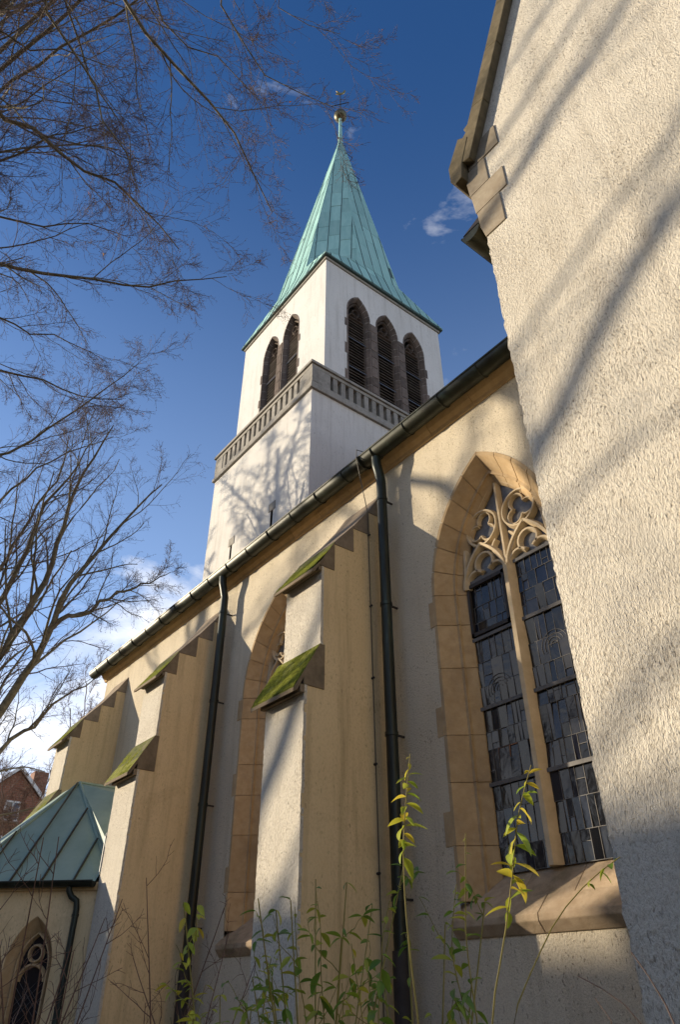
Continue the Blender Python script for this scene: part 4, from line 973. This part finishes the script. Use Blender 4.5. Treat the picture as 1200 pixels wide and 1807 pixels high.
tree('bare_tree', 'small reddish many-stemmed bare tree in front of the brick house', b5, [(-30.5, 10.2, -1.7), (-30.5, 10.2, 1.5), (-30.3, 10.2, 4)], (.14, .07), auto_limbs(b5, .4, 3.6, 11, 2.2, 6.6, 8, .05), 17, counts=(10, 8, 6), mats=('twig_dark', 'twig_red'), lens=(.34, .42, .5), tw=.007, up=.18, leaves=24)

b7 = (-32.4, 8.6)
tree('bare_tree', 'thin bare young tree whose twigs screen the brick gable', b7, [(-32.4, 8.6, -1.7), (-32.4, 8.6, 1.0), (-32.2, 8.7, 3)], (.12, .06), auto_limbs(b7, .2, 2.8, 10, 2.4, 5.6, 9, .045), 18, counts=(10, 8, 6), mats=('twig_dark', 'twig_red'), lens=(.36, .44, .5), tw=.006, up=.14, leaves=40)
# ------------------------------------------------------------------ houses
def house(name, label, x0, x1, y0, y1, eave, ridge, along, wallmat, win_faces, loc):
    t = thing(name, label, 'house', loc, 'added unseen houses across the street' if name == 'added_row_house' else None)
    w = MB(); z0 = -G - .2
    if along == 'x':
        ym = (y0 + y1) / 2
        w.prism([(x0, y0, z0), (x0, y1, z0), (x0, y1, eave), (x0, ym, ridge), (x0, y0, eave)], (x1 - x0, 0, 0))
        r = MB(); k = (ridge - eave) / (ym - y0); o = .5
        r.prism([(x0 - .2, y0 - o, eave - o * k + .06), (x0 - .2, ym, ridge + .06), (x0 - .2, y1 + o, eave - o * k + .06), (x0 - .2, y1 + o, eave - o * k + .28), (x0 - .2, ym, ridge + .28), (x0 - .2, y0 - o, eave - o * k + .28)], (x1 - x0 + .4, 0, 0))
    else:
        xm = (x0 + x1) / 2
        w.prism([(x0, y0, z0), (x1, y0, z0), (x1, y0, eave), (xm, y0, ridge), (x0, y0, eave)], (0, y1 - y0, 0)); r = MB(); k = (ridge - eave) / (xm - x0); o = .5
        r.prism([(x0 - o, y0 - .2, eave - o * k + .06), (xm, y0 - .2, ridge + .06), (x1 + o, y0 - .2, eave - o * k + .06), (x1 + o, y0 - .2, eave - o * k + .28), (xm, y0 - .2, ridge + .28), (x0 - o, y0 - .2, eave - o * k + .28)], (0, y1 - y0 + .4, 0))
    w.build('wall', wallmat, t); ro = r.build('roof', 'roof_tile', t)
    for (face, u, z, ww, hh) in win_faces:
        def B(a0, a1, d0, d1, c0, c1):
            m_ = MB()
            if face == 'E': m_.box(x1 - d1, x1 - d0, a0, a1, c0, c1)
            else: m_.box(a0, a1, y1 - d1, y1 - d0, c0, c1)
            return m_
        f = MB()
        for a in ((u - ww / 2, u + ww / 2, z, z + .09), (u - ww / 2, u + ww / 2, z + hh - .09, z + hh), (u - ww / 2, u - ww / 2 + .09, z + .09, z + hh - .09), (u + ww / 2 - .09, u + ww / 2, z + .09, z + hh - .09), (u - .04, u + .04, z + .09, z + hh - .09)):
            q = B(a[0], a[1], -.06, .05, a[2], a[3]); f.add(q.v, q.f)
        fo = f.build('window', 'white_paint', t)
        B(u - ww / 2 + .06, u + ww / 2 - .06, -.02, .03, z + .06, z + hh - .06).build('pane', 'house_glass', fo)
        B(u - ww / 2 - .08, u + ww / 2 + .08, -.14, .05, z - .10, z - .004).build('sill', 'quoin_stone', fo)
    return t, ro
h1, r1 = house('brick_house', 'red brick house with steep gable far behind the annex, seen through bare branches', -58, -46, 6.0, 16.4, 6.4, 11.2, 'x', 'brick',
               [('E', 11.6, 5.4, 1.5, 2.2), ('E', 8.6, 4.7, 1.3, 1.9), ('E', 11.3, 8.4, .9, 1.1), ('E', 12.3, 1.2, 1.5, 2.2), ('E', 9.0, 1.2, 1.5, 2.2)], (-52, 11.2, 0))
MB().box(-50.4, -49.4, 13.0, 13.9, 9.3, 12.2).build('chimney', 'brick', r1)
MB().prism([(-45.72, 5.45, 6.15), (-45.72, 11.2, 11.5), (-45.72, 16.95, 6.15), (-45.72, 16.95, 5.9), (-45.72, 11.2, 11.25), (-45.72, 5.45, 5.9)], (-.12, 0, 0)).build('bargeboard', 'white_paint', r1)
wf = []
for k in range(9):
    for zz in (-.6, 2.6): wf.append(('N', -71.5 + k * 3.1, zz, 1.2, 1.7))
h2, r2_ = house('shade_house', 'long unseen brick house added to keep the lower walls in shade', -73.6, -44.9, -31, -21, 6.6, 11.75, 'x', 'brick', wf, (-59, -26, 0))  # out of view; ridge and end shaped to cast the low shade
for x in (-70, -60): MB().box(x, x + 1, -28.2, -27.2, 8.5, 12.6).build('chimney', 'brick', r2_)

row = [('unseen brick house added to cut sky light, with the lowest eaves, left end of its row', -20.6, -9.5, 7.6, 12.0), ('tall unseen brick house added to cut sky light opposite the near gable', -9.1, 3.0, 9.8, 14.2), ('unseen brick house added to cut sky light at the right end of its row', 3.4, 16.0, 8.6, 13.0)]  # added behind the camera to darken ambient light, also reflected in the glass
for lab, x0, x1, ev_, rd in row:
    wf = [('N', x0 + 1.6 + k * 2.6, zz, 1.2, 1.7) for k in range(4) for zz in (-.4, 2.7, 5.6)]
    house('added_row_house', lab, x0, x1, -27, -17, ev_, rd, 'x', 'brick', wf, ((x0 + x1) / 2, -22, 0))
# ------------------------------------------------------------------ foreground plants
def shoot(label, pts, nl, seed, lsize, mat='leaf_yellow', r0=.0055, lo=.35, group=None, stem='stem_green', name='leafy_shoot'):
    r = random.Random(seed); p0, p1 = np.array(pts[0]), np.array(pts[1]); pts = [tuple(p0 + (p1 - p0) * t) for t in (0, .35, .7, .9)] + list(pts[1:])
    q = resample(pts, 26); qf = resample(pts, 200); base = (pts[0][0], pts[0][1], 0)
    t = thing(name, label, 'plant', base, group or ('bare twigs in the foreground' if name == 'bare_twig' else 'leafy shoots in the foreground'))
    rad = np.linspace(r0, r0 * .35, 26)
    np_obj('stem', [tubes(q[None], rad[None], 6)], stem, t)
    lm = leaf_mesh(mat)
    for i in range(nl):
        s = lo + (1 - lo) * (i + r.uniform(.2, .8)) / nl; p = qf[min(198, int(s * 199))]
        a = i * 2.6 + r.uniform(-.5, .5); sz = lsize * r.uniform(.65, 1.25) * (1.0 - .55 * max(0, s - .9) / .1)
        link('leaf', lm, t, loc=(p[0], p[1], p[2] + G), rot=(r.uniform(-.9, .55), r.uniform(-.5, .5), a), scale=(sz * r.uniform(.75, 1.1), sz, sz))
    return t
SH = {
    's1': [(-2.148, 2.041, -1.62), (-2.198, 2.041, -0.062), (-2.206, 2.033, 0.069), (-2.215, 2.023, 0.281), (-2.214, 2.025, 0.475), (-2.202, 2.038, 0.642), (-2.181, 2.059, 0.843)],
    's2': [(-1.902, 2.145, -1.62), (-1.952, 2.145, -0.059), (-1.928, 2.166, 0.05), (-1.892, 2.198, 0.198), (-1.855, 2.229, 0.375), (-1.819, 2.259, 0.565), (-1.759, 2.306, 0.748)],
    's3': [(-1.92, 2.263, -1.62), (-1.97, 2.263, -0.061), (-1.947, 2.282, -0.014), (-1.89, 2.33, 0.101), (-1.81, 2.392, 0.237), (-1.705, 2.468, 0.35), (-1.601, 2.537, 0.425)],
    's4': [(-2.143, 2.33, -1.62), (-2.193, 2.33, -0.066), (-2.2, 2.323, 0.073), (-2.202, 2.322, 0.22), (-2.19, 2.333, 0.377), (-2.176, 2.346, 0.566)],
    's5': [(-2.238, 2.378, -1.62), (-2.288, 2.378, -0.068), (-2.301, 2.365, 0.021), (-2.315, 2.352, 0.15), (-2.304, 2.363, 0.267), (-2.286, 2.38, 0.39)],
    's6': [(-2.545, 2.197, -1.62), (-2.595, 2.197, -0.07), (-2.586, 2.208, 0.078), (-2.577, 2.218, 0.216), (-2.555, 2.244, 0.341)],
    's7': [(-2.999, 2.268, -1.62), (-3.049, 2.268, -0.079), (-3.06, 2.254, 0.109), (-3.061, 2.252, 0.265), (-3.072, 2.237, 0.381)],
    's8': [(-3.127, 2.262, -1.62), (-3.177, 2.262, -0.081), (-3.198, 2.232, 0.068), (-3.21, 2.215, 0.225), (-3.216, 2.206, 0.366)],
    's9': [(-2.74, 2.276, -1.62), (-2.79, 2.276, -0.075), (-2.806, 2.255, 0.083), (-2.818, 2.241, 0.197)],
    'tw1': [(-1.289, 2.229, -1.62), (-1.339, 2.229, -0.088), (-1.347, 2.224, -0.037), (-1.375, 2.206, 0.043), (-1.408, 2.186, 0.113)],
    'tw2': [(-1.355, 2.188, -1.62), (-1.405, 2.188, -0.102), (-1.43, 2.171, -0.038), (-1.473, 2.142, 0.009), (-1.544, 2.092, 0.055)],
    'tw3': [(-1.434, 2.135, -1.62), (-1.484, 2.135, -0.091), (-1.488, 2.132, -0.038), (-1.513, 2.114, 0.002)],
}
shoot('tall sunlit yellow-green leafy shoot standing in front of the black downpipe', SH['s1'], 24, 1, .085, lo=.84)
shoot('tall sunlit leafy shoot standing in front of the tracery window', SH['s2'], 28, 2, .088, lo=.78)
shoot('arching bare shoot with a few leaves at its tip below the window sill', SH['s3'], 6, 3, .075, lo=.93, mat='leaf_green')
shoot('thin leafy shoot rising beside the left window jamb', SH['s4'], 14, 4, .07, mat='leaf_green', lo=.72)
shoot('bushy green shoot left of the window sill', SH['s5'], 24, 5, .08, mat='leaf_green', lo=.70)
shoot('green leafy shoot at the foot of the black downpipe', SH['s6'], 18, 6, .08, mat='leaf_green', lo=.70)
shoot('green leafy shoot in front of the tan buttress side', SH['s7'], 16, 7, .09, mat='leaf_green', lo=.70)
shoot('green leafy shoot in front of the buttress corner', SH['s8'], 16, 8, .09, mat='leaf_green', lo=.70)
shoot('short leafy shoot low in front of the buttress side', SH['s9'], 18, 9, .09, mat='leaf_yellow', lo=.70)
shoot('brown bare arching twig in the bottom right corner', SH['tw1'], 0, 10, .05, stem='twig_dark', r0=.006, name='bare_twig')
shoot('long brown bare twig leaning below the window at bottom right', SH['tw2'], 0, 11, .05, stem='twig_dark', r0=.005, name='bare_twig')
shoot('short brown bare twig at the bottom edge right of the window', SH['tw3'], 0, 12, .05, stem='twig_dark', r0=.004, name='bare_twig')
def shrub(label, base, h, spread, nst, nleaf, seed, mat, lsize):
    rs = np.random.default_rng(seed); t = thing('leafy_shrub', label, 'shrub', (base[0], base[1], 0), 'leafy shrubs along the bottom')
    st = []
    for i in range(nst):
        a = rs.uniform(0, 6.28); L = spread * rs.uniform(.2, 1); hh = h * rs.uniform(.78, 1.06)
        st.append(resample([(base[0], base[1], -G - .02), (base[0] + math.cos(a) * L * .4, base[1] + math.sin(a) * L * .4, -G + hh * .55), (base[0] + math.cos(a) * L, base[1] + math.sin(a) * L, -G + hh)], 12))
    st = np.array(st); rad = np.tile(np.linspace(.008, .003, 12), (nst, 1))
    sb, sr = spawn(st, rad, 3, .22, 6, rs, rf=.6, up=.1, tmin=.55, rmin=.0025)
    np_obj('stems', [tubes(st, rad, 5), tubes(sb, sr, 4)], 'stem_green', t)
    allp = np.concatenate([st[:, 7:].reshape(-1, 3), sb.reshape(-1, 3)]); allp = allp[allp[:, 2] > -.28]; lm = leaf_mesh(mat)
    for k in rs.integers(0, len(allp), nleaf):
        p = allp[k]; s = lsize * rs.uniform(.6, 1.25)
        link('leaf', lm, t, loc=(p[0], p[1], p[2] + G), rot=(rs.uniform(-.9, .6), rs.uniform(-.6, .6), rs.uniform(0, 6.28)), scale=(s * rs.uniform(.6, 1.0), s, s))
shrub('low green and yellow shrub at the bottom centre before the buttress', (-3.2, 2.35), 2.02, .62, 11, 190, 21, 'leaf_green', .075)
shrub('yellowing shrub at the bottom left of the near buttress', (-3.75, 2.25), 1.92, .6, 9, 140, 22, 'leaf_yellow', .07)
shrub('small green shrub at the bottom beside the downpipe', (-2.55, 2.35), 1.90, .45, 7, 95, 23, 'leaf_green', .068)
def bare_shrub(label, base, h, spread, n, seed, mats='twig_red', r0=.010):
    rs = np.random.default_rng(seed); t = thing('bare_shrub', label, 'shrub', (base[0], base[1], 0), 'bare shrubs before the buttresses'); st = []
    for i in range(n):
        a = rs.uniform(0, 6.28); L = spread * rs.uniform(.3, 1); hh = h * rs.uniform(.6, 1.05); j = rs.normal(size=2) * .08
        st.append(resample([(base[0] + math.cos(a) * .1, base[1] + math.sin(a) * .1, -G - .02), (base[0] + math.cos(a) * L * .4 + j[0], base[1] + math.sin(a) * L * .4 + j[1], -G + hh * .5), (base[0] + math.cos(a) * L, base[1] + math.sin(a) * L, -G + hh)], 14))
    st = np.array(st); rad = np.tile(np.linspace(r0, r0 * .3, 14), (n, 1))
    a2, b2 = spawn(st, rad, 6, .30, 7, rs, up=.12, tmin=.3, rf=.6, rmin=.003); a3, b3_ = spawn(a2, b2, 4, .4, 5, rs, up=.08, rf=.6, rmin=.0022, lmin=.06)
    np_obj('stems', [tubes(st, rad, 6)], mats, t); np_obj('twigs', [tubes(a2, b2, 4), tubes(a3, b3_, 3)], mats, t)['kind'] = 'stuff'
bare_shrub('reddish bare shrub in front of the second buttress', (-5.35, 1.75), 2.75, .75, 9, 31)
bare_shrub('reddish bare shrub between the two near buttresses', (-5.6, 2.9), 2.35, .7, 9, 32)
bare_shrub('bare twiggy shrub in front of the annex window', (-7.6, 1.95), 2.0, .9, 9, 33, 'twig_dark')
